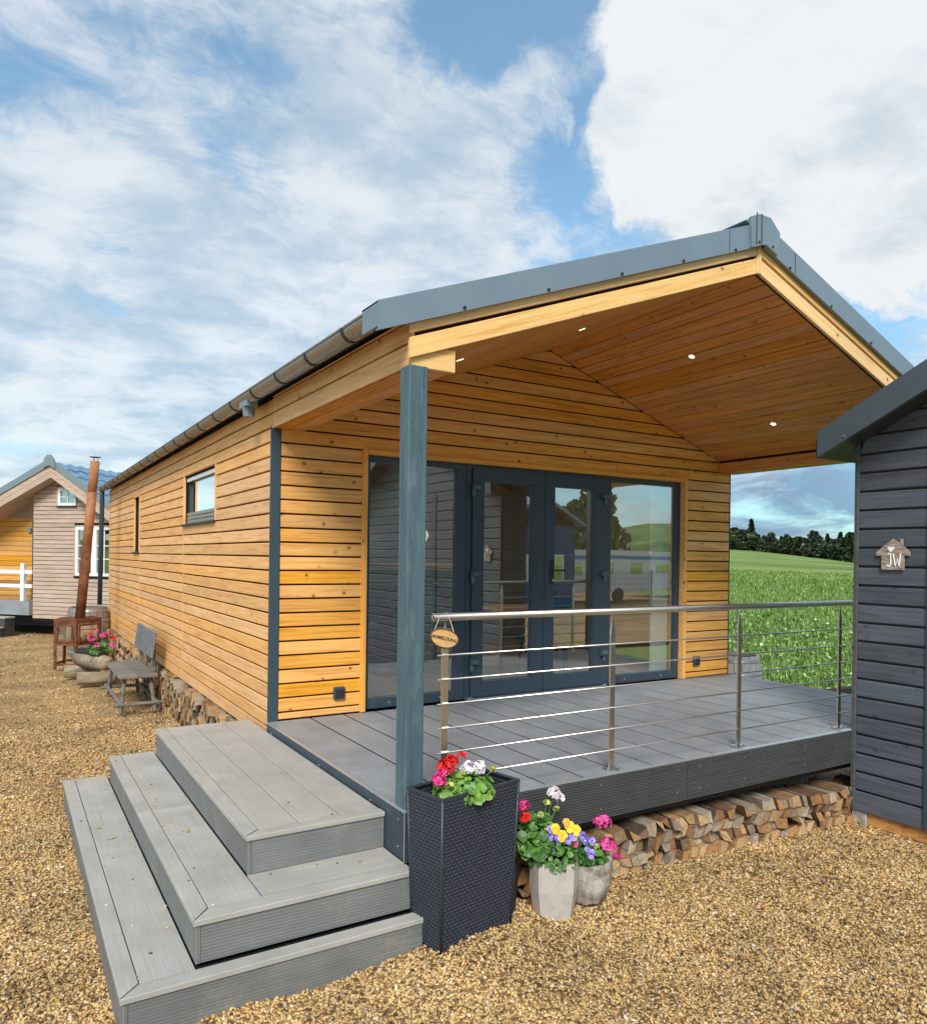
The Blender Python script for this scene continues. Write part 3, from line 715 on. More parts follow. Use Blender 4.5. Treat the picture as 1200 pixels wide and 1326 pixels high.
for (a, b, c_, d_) in WINS:
    big_ = b - a > 1
    wf = G().box(SX + .055, SX + .10, a, b, c_, c_ + .07).box(SX + .055, SX + .10, a, b, d_ - .05, d_).box(SX + .055, SX + .10, a, a + .06, c_ + .07, d_ - .05).box(SX + .055, SX + .10, b - .06, b, c_ + .07, d_ - .05).obj('side_window', UPVC, cab)
    G().box(SX + .075, SX + .081, a + .055, b - .055, c_ + .065, d_ - .045).obj('pane', GLASS2, wf)
    g = G(); g.box(SX - .006, SX + .075, a - .028, a - .002, c_ - .01, d_ + .025); g.box(SX - .006, SX + .075, b + .002, b + .028, c_ - .01, d_ + .025); g.box(SX - .004, SX + .075, a - .002, b + .002, d_ + .002, d_ + .025)
    g.obj('timber_reveal', SIDE, wf)
    G().box(SX - .03, SX + .075, a - .03, b + .03, c_ - .03, c_ - .004, .004).obj('window_sill', DARKM, wf)
    if big_:
        for k_ in range(3): G().box(SX + .03, SX + .050, a + .01, b - .01, c_ + .004 + k_ * .043, c_ + .043 + k_ * .043, .004).obj('grey_slat', ZINC, wf)
        G().box(SX + .03, SX + .052, a + .01, b - .01, d_ - .075, d_ - .03, .004).obj('blind_box', WHITE, wf)
# corner strips, rear and far walls, floor frame, lining
G().box(SX - .012, -.001, -.012, .016, -.19, HB - .004, .003).obj('corner_strip', STRIP, cab)
G().box(Wd + .001, Wd + .014, -.004, .016, -.19, HB - .004, .003).obj('corner_strip', STRIP, cab)
G().box(Wd - .05, Wd + .05, .12, LEN, -.2, 2.6).prism([(SX + .02, -.2), (Wd + .05, -.2), (Wd + .05, 2.40), (XR, ZR + .05), (SX + .02, 2.40)], 'y', LEN, LEN + .08).obj('rear_walls', SIDE, cab)
LIN = mat('interior_lining', (.30, .27, .235), .8); FLR = mat('oak_interior_floor', timber((.66, .50, .32), (.58, .42, .25), (.44, .30, .17), knots=.1), .4)
G().prism([(.06, 0), (Wd - .06, 0), (Wd - .06, 2.42), (XR, ZR), (.06, 2.42)], 'y', 4.3, 4.36).box(.06, .08, .13, 1.85, 0, 2.6).box(.06, .08, 3.48, 4.3, 0, 2.6).box(.06, .08, 1.85, 3.48, 0, 1.66).box(.06, .08, 1.85, 3.48, 2.3, 2.6).box(Wd - .08, Wd - .06, .13, 4.3, 0, 2.6).box(.06, Wd - .06, .13, 4.3, 2.62, 2.66).obj('interior_lining', LIN, cab)
for k_ in range(30): board('floor_plank', FLR, cab, (.1 + .18 * k_ + .08, 2.22, -.012), (0, 1, 0), (0, 0, 1), 4.16, .176, .018, .002)
G().box(0, Wd, .12, LEN, -.20, -.035).box(.0, Wd, .03, LEN - .1, -.34, -.205).obj('chassis', DARKM, cab)
# porch: beams clad in boards, fascia, soffit, roof
for s_, (xo, xi) in ((0, (SX, .20)), (1, (Wd + .07, Wd - .20))):
    sg = -1 if s_ == 0 else 1
    xo_ = xo; out = (sg, 0, 0)
    core = G().box(min(xo + (-sg) * .02, xi - (-sg) * .02), max(xo + (-sg) * .02, xi - (-sg) * .02), -2.385, .0, HB + .022, 2.58).obj('porch_beam', MEMB, cab)
    for z0, z1 in ((HB, 2.474), (2.4845, 2.589), (2.5995, 2.612)):
        board('board', SIDE if s_ == 0 else FASCIA, core, (xo - sg * .02, -1.205, (z0 + z1) / 2), (0, -1, 0) if s_ == 0 else (0, 1, 0), out, 2.40, z1 - z0, .021)
    ti = 2.42
    board('board', SOFF, core, (xi + sg * .019, -1.2, (HB + 2.47) / 2 + .001), (0, 1, 0) if s_ == 0 else (0, -1, 0), (-sg, 0, 0), 2.38, 2.47 - HB - .004, .018)
    for k_ in range(2):
        wb = (abs(xi - xo) - .004) / 2; xc = min(xo, xi) + wb * (k_ + .5) + .002
        board('board', SOFF, core, (xc, -1.2, HB + .02), (0, -1, 0), (0, 0, -1), 2.38, wb - .008, .020)
    board('beam_end', FASCIA, core, ((xo + xi) / 2 + 0, -2.386, HB + .055), (1, 0, 0), (0, -1, 0), abs(xi - xo) - .002, .125, .022)
ct = math.cos(math.atan(SL)); 
def soffz(x_): return ZR - SL * abs(x_ - XR)
roofp = None
g = G()
EX = -.17
ze = ZR - SL * (XR - EX)
g.prism([(EX, ze + .24), (XR, ZR + .24), (2 * XR - EX, ze + .24), (2 * XR - EX, ze + .315), (XR, ZR + .33), (EX, ze + .315)], 'y', -2.40, LEN + .25)
TILE = mat('anthracite_roof_tile', (.035, .04, .047), .4)
roof = g.obj('roof', TILE, cab)
for k_ in range(26):
    for sgn in (-1, 1):
        x0, x1 = XR, XR + sgn * (XR - EX - .02); yy = -2.3 + .52 * k_
        G().tube([(x0, yy, ZR + .322), (x1, yy, ze + .305)], .018, 6).obj('roof_rib', TILE, roof)
for sgn in (-1, 1):
    n_ = 20; wslope = (XR - .20) / ct / n_
    for k_ in range(n_):
        dist = wslope * (k_ + .5); xc = XR + sgn * dist * ct; zc = ZR - dist * ct * SL
        nrm_ = Vector((-sgn * SL, 0, -1)).normalized()
        board('soffit_board', SOFF, cab, Vector((xc, -1.2, zc)) - nrm_ * .018, (0, 1, 0), nrm_, 2.375, wslope - .009, .018, .003)
    G().prism([(XR, ZR + .01), (SX if sgn < 0 else Wd + .07, ZR + .01 - SL * (XR - SX)), (SX if sgn < 0 else Wd + .07, ZR + .3 - SL * (XR - SX)), (XR, ZR + .3)], 'y', -2.4005, -2.388).obj('fascia_backing', MEMB, cab)
    # front fascia, two boards a side
    for (lo, hi) in ((0.0, .109), (.131, .20)):
        x_out = SX - .022 if sgn < 0 else Wd + .09
        Lh = abs(XR - x_out); poly = []
        for xx, zz_ in ((XR + sgn * .026, ZR - .0 - SL * .026), (x_out, ZR - SL * Lh)): poly.append((xx, zz_))
        v2 = [(poly[0][0], poly[0][1] + lo), (poly[1][0], poly[1][1] + lo), (poly[1][0], poly[1][1] + hi), (poly[0][0], poly[0][1] + hi)]
        ang = math.atan2(poly[1][1] - poly[0][1], poly[1][0] - poly[0][0]) if sgn > 0 else math.atan2(poly[0][1] - poly[1][1], poly[0][0] - poly[1][0])
        mid = Vector(((poly[0][0] + poly[1][0]) / 2, -2.412, (poly[0][1] + poly[1][1]) / 2 + (lo + hi) / 2))
        Lb = math.hypot(poly[0][0] - poly[1][0], poly[0][1] - poly[1][1]); hh = (hi - lo) * ct; sh = hh * SL
        # vertical end cuts
        b0, b1 = -Lb / 2, Lb / 2; k2 = (1 if sgn < 0 else -1) * sh / 2
        board('fascia_board', FASCIA, cab, mid, (math.cos(ang), 0, math.sin(ang)), (0, -1, 0), Lb, hh, .022, .003, (b0 - k2 * 1, b1 - k2 * 1, b0 + k2, b1 + k2))
    # sheet metal verge
    xo = -.292 if sgn < 0 else 2 * XR + .292
    z0 = ZR - SL * abs(XR - xo)
    mw = [(XR + sgn * .02, ZR + .178), (xo, z0 + .178), (xo, z0 + .330), (XR + sgn * .02, ZR + .345)]
    vg = G(); vg.prism(mw, 'y', -2.470, -2.462)
    vg.prism([(mw[3][0], mw[3][1] - .001), (mw[2][0], mw[2][1] - .001), (mw[2][0], mw[2][1] - .009), (mw[3][0], mw[3][1] - .009)], 'y', -2.462, -2.26)
    vg.prism([(mw[0][0], mw[0][1] + .008), (mw[1][0], mw[1][1] + .008), (mw[1][0], mw[1][1] + .001), (mw[0][0], mw[0][1] + .001)], 'y', -2.462, -2.44)
    vg.box(min(xo, xo - sgn * .006), max(xo, xo - sgn * .006), -2.462, -2.27, z0 + .20, z0 + .33)
    ve = vg.obj('verge_flashing', METAL, cab)
    for fx in (.10, .27, .45, .64, .83):
        xx = XR + (xo - XR) * fx; zz_ = ZR - SL * abs(xx - XR) + .196
        G().tube([(xx, -2.478, zz_), (xx, -2.469, zz_)], .010, 8).obj('screw', DARKM, ve)
    xx = XR + sgn * .36; zz_ = ZR - SL * .36
    G().box(xx - .0015, xx + .0015, -2.4725, -2.4702, zz_ + .19, zz_ + .338).obj('sheet_seam', DARKM, ve)
board('ridge_batten', FASCIA, cab, (XR, -2.412, ZR + .098), (0, 0, 1), (0, -1, 0), .205, .046, .028)
rc = G()
rc.prism([(XR - .15, ZR + .135), (XR, ZR + .185), (XR + .13, ZR + .14), (XR + .155, ZR + .300), (XR + .05, ZR + .385), (XR - .07, ZR + .385), (XR - .165, ZR + .345)], 'y', -2.490, -2.471)
rc.prism([(XR - .20, ZR + .318), (XR - .065, ZR + .384), (XR + .048, ZR + .384), (XR + .15, ZR + .300), (XR, ZR + .27)], 'y', -2.4705, LEN + .2)
rc_ = rc.obj('ridge_cap', METAL, cab)
for dx in (-.105, -.05): G().box(XR + dx - .004, XR + dx + .004, -2.4965, -2.4902, ZR + .165, ZR + .385).obj('cap_fold', RAKEM, rc_)
for dx in (-.075, .075): G().tube([(XR + dx, -2.496, ZR + .185), (XR + dx, -2.489, ZR + .185)], .009, 8).obj('screw', DARKM, rc_)
# downlights
for (xx, yy) in ((1.77, -1.60), (.68, -1.65), (3.34, -1.25), (4.60, -1.17)):
    nrm_ = Vector(((-1 if xx > XR else 1) * SL, 0, -1)).normalized(); p = Vector((xx, yy, soffz(xx)))
    q = G().tube([p + nrm_ * .001, p + nrm_ * .010], .040, 16).obj('downlight', SCREW, cab)
    G().tube([p + nrm_ * .0105, p + nrm_ * .013], .026, 14).obj('lamp_glass', LAMPM, q)
# porch posts
for xx in (-.035, Wd + .035):
    sgn = 1 if xx < 0 else -1
    G().box(xx - .052, xx + .058 , -2.425, -2.315, .001, HB - .001, .004).obj('post', POST, cab)
# gutter, brackets, outlet, downpipe
gx, gzz, gr = -.205, 2.632, .066
def halfpipe(y0, y1, r, n=10):
    v, f = [], []
    for yy in (y0, y1):
        for rr2 in (r, r - .004):
            for k_ in range(n + 1): a = math.pi + math.pi * k_ / n; v.append((gx + rr2 * math.cos(a), yy, gzz + rr2 * math.sin(a)))
    m_ = n + 1
    for k_ in range(n):
        f.append((k_, k_ + 1, 2 * m_ + k_ + 1, 2 * m_ + k_)); f.append((m_ + k_ + 1, m_ + k_, 3 * m_ + k_, 3 * m_ + k_ + 1))
    f += [(0, 2 * m_, 3 * m_, m_), (n, m_ + n, 3 * m_ + n, 2 * m_ + n)]
    for q in (0, 2 * m_): f += [tuple([q + k_, q + m_ + k_, q + m_ + k_ + 1, q + k_ + 1]) for k_ in range(n)]
    return v, f
g = G(); v, f = halfpipe(-2.30, LEN + .15, gr); g.add(v, f); g.tube([(gx - gr, -2.30, gzz), (gx - gr, LEN + .15, gzz)], .009, 6)
gt = g.obj('gutter', ZINC, cab, True)
yb = -1.95
while yb < LEN:
    v, f = halfpipe(yb, yb + .028, gr + .009); G().add(v, f).obj('gutter_bracket', DARKM, gt); yb += .62
G().box(gx - .05, gx + .05, .10, .30, gzz - .10, gzz - .045, .004).tube([(gx, .2, gzz - .09), (gx, .2, gzz - .17)], [.052, .045], 14).obj('gutter_outlet', METAL, gt)
G().tube([(gx, LEN + .02, gzz - .05), (gx, LEN + .02, 2.48), (-.20, LEN + .04, 2.40), (-.225, LEN + .06, .28)], .045, 12).obj('downpipe', STRIP, cab, True)

# ============================================================ PORCH DECK
dk = thing('porch_deck', 'slate grey composite deck under the gabled porch with dark grooved edge', 'deck', (XR, -1.22, GZ)); F_[dk.name] = Matrix.Identity(4)
pw = .293; x0 = -.075
k_ = 0
while x0 < Wd + .05:
    x1 = min(x0 + pw, Wd + .06) if k_ else .272 - .0
    if k_ == 0: x1 = .272
    board('deck_board', DECK, dk, ((x0 + x1) / 2, -1.218, -.024), (0, 1, 0), (0, 0, 1), 2.41, x1 - x0 - .017, .023, .0015)
    if k_: G().box(x0 - .0083, x0 + .0083, -2.41, -.015, -.022, -.004).obj('joint_strip', MEMB, dk)
    x0 = x1; k_ += 1
xa = -.098
for (a, b) in ((-.072, 2.02), (2.024, Wd + .08)):
    fb = board('edge_board', DFAS, dk, ((a + b) / 2, -2.428, -.136), (1, 0, 0), (0, -1, 0), b - a, .262, .022, .003)
    for xx in ([.25, 1.26, 1.93] if a < 0 else [2.14, 2.6, 3.3, 4.1, 5.0]):
        for zz_ in (-.055, -.205): G().tube([(xx, -2.453, zz_), (xx, -2.449, zz_)], .0055, 8).obj('screw', SCREW, dk)
sb_ = board('edge_board', DSIDE, dk, (-.074, -1.24, -.136), (0, -1, 0), (-1, 0, 0), 2.42, .262, .024, .003)
for yy in (-.16, -1.2, -2.02, -2.38):
    for zz_ in (-.055, -.20): G().tube([(-.0985, yy, zz_), (-.1025, yy, zz_)], .0055, 8).obj('screw', SCREW, dk)
G().box(-.078, Wd + .08, -2.4535, -2.424, -.004, .003).box(-.101, -.0785, -2.4535, -.02, -.004, .003).obj('edge_trim', ALU, dk)
G().box(-.1015, -.0965, -2.4545, -2.4505, -.266, -.004).obj('corner_trim', ALU, dk)
G().box(.0, Wd, -2.36, -.02, -.335, -.05).obj('deck_frame', DARKM, dk)

# ============================================================ STEPS
st = thing('entrance_steps', 'three wide grey composite steps up to the left side of the deck', 'steps', (-.8, -1, GZ)); F_[st.name] = Matrix.Identity(4)
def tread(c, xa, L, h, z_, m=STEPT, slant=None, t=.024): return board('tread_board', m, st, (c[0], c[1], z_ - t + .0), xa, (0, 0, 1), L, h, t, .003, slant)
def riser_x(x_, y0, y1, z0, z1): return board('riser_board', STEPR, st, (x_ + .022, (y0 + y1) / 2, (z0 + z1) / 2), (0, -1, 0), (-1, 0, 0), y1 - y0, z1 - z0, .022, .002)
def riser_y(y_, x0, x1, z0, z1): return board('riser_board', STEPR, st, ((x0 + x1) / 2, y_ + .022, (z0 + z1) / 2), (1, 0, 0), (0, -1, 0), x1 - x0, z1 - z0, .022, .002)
def step(xl, yn, yf, ztop, zbot, inner, xr=-.104, bw=.085, joint=None, wn=.07):
    L = yf - yn
    # left border runs the whole length and is mitred at the near corner
    spans = [(yn, yf)] if joint is None else [(yn, joint - .002), (joint + .002, yf)]
    for (a, b) in spans:
        l2 = (b - a) / 2; sl = (-l2, l2, -l2, l2)
        if a == yn: sl = None
        # local x along -y?  use +y with the outer side at -x
        o = new_obj('tread_board', boardmesh(STEPT, bw - .003, .024, -l2 + (wn if a == yn else 0), l2, -l2, l2, .003), st,
                    (xl - .012 + bw / 2, (a + b) / 2, ztop - .024), Matrix((Vector((0, 1, 0)), Vector((0, 0, -1)), Vector((-1, 0, 0)))).transposed() @ Matrix.Rotation(0, 3, 'X'))
    fx0 = xl - .012 + bw
    L2 = (xr - (xl - .012)) / 2
    new_obj('tread_board', boardmesh(STEPT, wn - .003, .024, -L2, L2, -L2 + bw, L2, .003), st, (xl - .012 + L2, yn - .012 + wn / 2, ztop - .024), axes((1, 0, 0), (0, 0, 1)))
    xs_ = inner
    for (a, b) in xs_:
        for (p, q) in ([(yn + wn - .010, yf)] if joint is None else [(yn + wn - .010, joint - .002), (joint + .002, yf)]):
            tread(((a + b) / 2, (p + q) / 2), (0, 1, 0), q - p, b - a - .006, ztop)
    for (a, b) in spans: riser_x(xl, a + (.014 if a == yn else 0), b, zbot, ztop - .025)
    riser_y(yn, xl + .022, xr, zbot, ztop - .025)
    board('corner_post', STEPR, st, (xl + .011, yn + .020, (zbot + ztop - .025) / 2), (0, 0, 1), (0, -1, 0), ztop - .025 - zbot, .020, .020, .002)
    G().box(xl + .024, xr, yn + .024, yf - .002, zbot + .002, ztop - .026).obj('step_core', DARKM, st)
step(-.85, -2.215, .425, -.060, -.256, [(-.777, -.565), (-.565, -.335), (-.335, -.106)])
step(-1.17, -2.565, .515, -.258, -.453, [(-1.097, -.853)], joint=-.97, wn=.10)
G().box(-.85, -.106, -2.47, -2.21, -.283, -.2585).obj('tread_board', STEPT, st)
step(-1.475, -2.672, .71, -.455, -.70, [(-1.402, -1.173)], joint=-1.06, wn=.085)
for i, (xx, yy, a, L) in enumerate(((-2.32, -.95, .5, .16), (-2.05, 2.1, 2.4, .13), (-.75, -3.35, 1.1, .10))):
    g = G(); g.tube([(-L / 2, 0, .004), (0, .012, .012), (L / 2, -.004, .006)], [.005, .006, .003], 5).tube([(0, .012, .012), (.035, .045, .014)], [.004, .002], 5)
    tag(new_obj('twig', g.mesh('twig', BARK), None, (xx, yy, gz(xx, yy) + .012), a), ('dark twig lying on the gravel left of the lowest step', 'dark twig lying on the gravel farther back toward the stove', 'short twig on the gravel in front of the steps')[i], 'twig', 'twigs on the gravel')
gr_ = G(); rg = random.Random(8)
for (xa_, xb_, ya_, yb_, zz_, n_) in ((-1.47, -1.18, -2.6, .65, -.455, 26), (-1.16, -.87, -2.5, .45, -.258, 16), (-.84, -.12, -2.15, .4, -.060, 12), (-1.1, -.15, -2.53, -2.25, -.258, 8)):
    for _ in range(n_):
        c_ = (rg.uniform(xa_, xb_), rg.uniform(ya_, yb_), zz_ + .003); q_ = rg.uniform(.003, .0075)
        gr_.add([(c_[0] + v_[0] * q_ * 1.3, c_[1] + v_[1] * q_, c_[2] + v_[2] * q_ * .6) for v_ in IV], IF.tolist())
tag(gr_.obj('grit', STONE), kind='stuff')
# dry leaves lying on the treads
LF = mat('dry_leaf', (.42, .30, .10), .8)
for (xx, yy, zz_, a) in ((-1.31, -.80, -.452, .4), (-.98, -1.45, -.255, 1.4), (-1.36, -.55, -.452, 2.2)):
    v = [(-.03, 0, .004), (-.01, -.011, 0), (.02, -.008, .003), (.035, 0, .008), (.01, .012, 0), (-.015, .009, .002)]
    tag(new_obj('dry_leaf', mesh('dry_leaf', v, [(0, 1, 2, 3, 4, 5)], LF), None, (xx, yy, zz_), a),
        {.4: 'small yellowed leaf on the lowest step close to the joint in its tread', 1.4: 'small pale dry leaf on the middle step', 2.2: 'tiny dry leaf on the lowest step farther from the camera'}[a], 'leaf', 'dry leaves on the steps')

# ============================================================ RAILING
rl = thing('deck_railing', 'stainless steel railing with round handrail and six rods along the deck front', 'railing', (2.7, -2.36, 0)); F_[rl.name] = Matrix.Identity(4)
RY = -2.36
for xx in (.186, 1.42, 2.64, 3.86, 5.10):
    g = G(); w0 = .021
    g.box(xx - w0, xx + w0, RY - .006, RY + .006, .008, .86, .0015)
    g.add([(xx - w0, RY - .006, .86), (xx + w0, RY - .006, .86), (xx + w0, RY + .006, .86), (xx - w0, RY + .006, .86), (xx, RY, .99)], [(0, 1, 4), (1, 2, 4), (2, 3, 4), (3, 0, 4)])
    o = g.obj('railing_post', STEEL, rl)
    G().box(xx - .055, xx + .055, RY - .03, RY + .03, .001, .009, .002).obj('base_plate', STEEL, o)
    for dx in (-.038, .038): G().tube([(xx + dx, RY - .012, .009), (xx + dx, RY - .012, .017)], .008, 6).obj('bolt', STEEL, o)
G().tube([(.115, RY, 1.010), (5.42, RY, 1.010)], .0215, 20).tube([(.108, RY, 1.010), (.116, RY, 1.010)], .0225, 20).obj('handrail', STEEL, rl, True)
for zz_ in (.800, .665, .530, .395, .260, .125):
    G().tube([(.135, RY - .012, zz_), (5.36, RY - .012, zz_)], .0055, 8).obj('rod', STEEL, rl, True)
# wooden sign on a cord
sg_ = thing('hanging_sign', 'oval wood slice sign reading ANMELDUNG hung on the handrail end by a cord', 'sign', (.16, -2.395, .895), 0, local=True)
tilt = Matrix.Rotation(rad(14), 3, 'Y') @ Matrix.Rotation(rad(-10), 3, 'Z')
n = 28
def oval(a, b, t_): return [(a * math.cos(2 * math.pi * k_ / n) * (1 + .03 * math.sin(3 * 6.28 * k_ / n)), b * math.sin(2 * math.pi * k_ / n)) for k_ in range(n)]
pl = new_obj('plaque', mesh('plaque', *prismgeo(oval(.078, .046, 0), 'y', -.006, .006), SLICE), sg_, (0, 0, 0), tilt)
rim = G(); ov = oval(.080, .048, 0); rim.tube([(p[0], 0, p[1]) for p in ov + ov[:1]], .0065, 6, 0, False)
new_obj('bark_rim', rim.mesh('bark_rim', BARK, True), sg_, (0, 0, 0), tilt)
def text(name, s, size, m, parent, loc, rot, ext=.0006, space=1.0):
    cu_ = bpy.data.curves.new(name, 'FONT'); cu_.body = s; cu_.size = size; cu_.extrude = ext; cu_.offset = .0006; cu_.align_x = 'CENTER'; cu_.align_y = 'CENTER'
    cu_.space_character = space; cu_.materials.append(m)
    tmp = bpy.data.objects.new('tmp', cu_); me = bpy.data.meshes.new_from_object(tmp); bpy.data.objects.remove(tmp); bpy.data.curves.remove(cu_)
    if not me.materials: me.materials.append(m)
    return new_obj(name, me, parent, loc, rot)
TR = Matrix.Rotation(rad(90), 3, 'X')
text('lettering', 'ANMELDUNG', .0245, INK, sg_, tilt @ Vector((0, -.0068, 0)), tilt @ TR)
p1, p2 = tilt @ Vector((-.068, 0, .022)), tilt @ Vector((.055, 0, .032))
top1, top2 = Vector((-.028, .012, .108)), Vector((.038, .012, .112))
G().tube([p1, top1, Vector((-.012, .058, .122)), ], .0022, 5).tube([p2, top2, Vector((.030, .035, .140)), Vector((.024, .058, .118))], .0022, 5).obj('cord', ROPE, sg_)
# ============================================================ FIREWOOD
def logmat(name, stops, sc=(22, 22, 22)): return mat(name, lambda t, b: (setc(t, b, t.mix(1, t.ramp(t.noise(t.vmath('MULTIPLY', objvec(t)[0], sc), 1, 7, .72, .3), stops), t.ramp(objvec(t)[1], [(0, (.62, .56, .52)), (1, (1.25, 1.2, 1.1))]), 'MULTIPLY')),
    setn(t, b, t.bump(t.noise(t.vmath('MULTIPLY', objvec(t)[0], (90, 14, 90)), 1, 6, .75), .8, .008))), .85)
BK = (90, 6, 60)                                 # long fibres on the split sides
LOGS = [logmat('split_side_tan', [(.3, (.14, .08, .04)), (.5, (.33, .20, .10)), (.7, (.44, .29, .15))], BK), logmat('split_side_grey', [(.3, (.10, .08, .065)), (.5, (.24, .20, .16)), (.7, (.34, .30, .25))], BK),
        logmat('split_side_brown', [(.3, (.05, .026, .014)), (.5, (.16, .085, .04)), (.7, (.28, .155, .075))], BK), logmat('bark_side', [(.3, (.02, .015, .011)), (.6, (.08, .058, .04)), (.75, (.15, .11, .08))], (40, 20, 40))]
ENDS = [logmat('sawn_end_tan', [(.30, (.16, .09, .045)), (.42, (.46, .31, .17)), (.7, (.60, .43, .25))], (45, 45, 45)), logmat('sawn_end_grey', [(.30, (.12, .09, .07)), (.45, (.36, .30, .23)), (.7, (.50, .44, .36))], (45, 45, 45)),
        logmat('sawn_end_orange', [(.30, (.12, .055, .022)), (.45, (.36, .195, .085)), (.7, (.48, .28, .13))], (45, 45, 45)), logmat('sawn_end_brown', [(.30, (.07, .04, .025)), (.5, (.22, .14, .085)), (.7, (.32, .22, .14))], (45, 45, 45))]
def stack(name, label, loc, u0, u1, zbase, ztop, rows, pitch, front, depth, along, limit, seed, zfun=None):
    r = random.Random(seed)
    t = thing(name, label, 'firewood', loc); F_[t.name] = Matrix.Identity(4)
    nc = int((u1 - u0) / pitch); gu, gzv = {}, {}
    hgt = (ztop - zbase) / rows
    for i in range(nc + 1):
        for j in range(rows + 1):
            gu[i, j] = u0 + (i + (.5 if j % 2 else 0)) * pitch + r.uniform(-.23, .23) * pitch
            gzv[i, j] = zbase + j * hgt + (r.uniform(-.26, .26) * hgt if 0 < j else -.03) + (r.uniform(-.3, .3) * hgt if j == rows else 0) + (zfun(gu[i, j]) if zfun else 0)
    cnt = 0; rest = G()
    for i in range(nc):
        for j in range(rows):
            poly = [(gu[i, j], gzv[i, j]), (gu[i + 1, j], gzv[i + 1, j]), (gu[i + 1, j + 1], gzv[i + 1, j + 1]), (gu[i, j + 1], gzv[i, j + 1])]
            c = (sum(p[0] for p in poly) / 4, sum(p[1] for p in poly) / 4)
            if r.random() < .5:
                k_ = r.randrange(4); a, b = poly[k_], poly[(k_ + 1) % 4]; m_ = ((a[0] + b[0]) / 2, (a[1] + b[1]) / 2)
                poly.insert(k_ + 1, (m_[0] + (m_[0] - c[0]) * .14, m_[1] + (m_[1] - c[1]) * .14))
            elif r.random() < .2: poly.pop(r.randrange(4))
            k_ = r.uniform(.88, .97); poly = [(c[0] + (p[0] - c[0]) * k_, c[1] + (p[1] - c[1]) * k_) for p in poly]
            f0 = r.uniform(-.035, .03); mi = r.choices(range(4), (4, 3, 3, 1.3))[0]
            loc_ = [(p[0] - c[0], p[1] - c[1]) for p in poly]
            d2 = depth * r.uniform(.85, 1.0); sk = r.uniform(-.02, .02)
            # prism along the local depth axis, front face slightly tilted by a chop mark
            v = [(p[0], f0 + .10 * p[0] * r.choice((-1, 0, 1)), p[1]) for p in loc_] + [(p[0] * .97 + sk, f0 + d2, p[1] * .97) for p in loc_]
            n_ = len(loc_); f = [tuple(range(n_)), tuple(range(n_, 2 * n_))[::-1]] + [(q, q + n_, (q + 1) % n_ + n_, (q + 1) % n_) for q in range(n_)]
            if along == 'x': T = Matrix.Translation((c[0], front, c[1]))
            else: T = Matrix.Translation((front, c[0], c[1])) @ Matrix.Rotation(rad(-90), 4, 'Z')
            if cnt < limit:
                new_obj('log', mesh('log', v, f, [LOGS[mi], ENDS[mi]], False, [1] + [0] * (len(f) - 1)), t, T.to_translation(), T.to_3x3())
            else: rest.add([T @ Vector(q) for q in v], f[:1], mi + 4).add([T @ Vector(q) for q in v], f[1:], mi)
            cnt += 1
    if rest.v: tag(rest.obj('far_logs', LOGS + ENDS, t), kind='stuff')
    return t
stack('firewood_stack', 'low stack of split firewood pushed under the front edge of the deck', (3.2, -2.3, GZ), .62, 5.35, GZ - .01, -.38, 4, .077, -2.455, .30, 'x', 300, 4, lambda u: -.05 * max(0, u - 2.2) * (1 if True else 0))
stack('firewood_stack', 'long stack of split firewood under the side wall of the larch cabin behind the bench', (-.1, 5.5, GZ), .55, 10.7, GZ - .01, -.185, 6, .075, -.115, .26, 'y', 298, 9)

# ============================================================ PLANTS
def leafcluster(g, c, rx, rz, n, s0, s1, r, flat=.35, mi=0):
    for _ in range(n):
        a, e = r.uniform(0, 6.28), math.asin(r.uniform(-.15, 1)); q = r.uniform(.55, 1) ** .5
        p = Vector((c[0] + rx * q * math.cos(a) * math.cos(e), c[1] + rx * q * math.sin(a) * math.cos(e), c[2] + rz * q * math.sin(e)))
        s = r.uniform(s0, s1); nn = 9
        out = Vector((math.cos(a) * math.cos(e), math.sin(a) * math.cos(e), math.sin(e) + flat)).normalized()
        out = (out + Vector((r.uniform(-.5, .5), r.uniform(-.5, .5), r.uniform(-.3, .3)))).normalized()
        t1 = out.orthogonal().normalized(); t1.rotate(Matrix.Rotation(r.uniform(0, 6.28), 3, out)); t2 = out.cross(t1)
        rim_ = []
        for k_ in range(nn):
            al = 2 * math.pi * k_ / nn + .35; rr3 = s * (1 + .16 * (k_ % 2)) * (.78 if k_ in (0, nn - 1) else 1)
            rim_.append(p + t1 * rr3 * math.cos(al) + t2 * rr3 * math.sin(al) + out * (s * .22 + r.uniform(-.1, .12) * s))
        g.add([p] + rim_, [(0, k_ + 1, (k_ + 1) % nn + 1) for k_ in range(nn)], mi, r.random())
def flowerhead(c, R_, n, r, s=.013, flat=1.0):
    """umbel of small five petalled florets"""
    g = G()
    for i in range(n):
        e = math.asin(r.uniform(-.25, 1)); a = r.uniform(0, 6.28)
        d = Vector((math.cos(a) * math.cos(e), math.sin(a) * math.cos(e), math.sin(e) * flat)); p = Vector(c) + d * R_ * r.uniform(.75, 1.05)
        out = (d + Vector((r.uniform(-.3, .3), r.uniform(-.3, .3), r.uniform(-.2, .3)))).normalized(); t1 = out.orthogonal().normalized(); t2 = out.cross(t1)
        sh = r.random()
        for k_ in range(5):
            al = 2 * math.pi * (k_ + r.uniform(-.1, .1)) / 5; u = t1 * math.cos(al) + t2 * math.sin(al); w_ = out.cross(u); ss = s * r.uniform(.85, 1.15)
            g.add([p, p + u * ss * .7 - w_ * ss * .48 + out * ss * .25, p + u * ss * 1.25 + out * ss * .1, p + u * ss * .7 + w_ * ss * .48 + out * ss * .25], [(0, 1, 2, 3)], 0, min(1, max(0, sh + r.uniform(-.3, .3))))
    return g
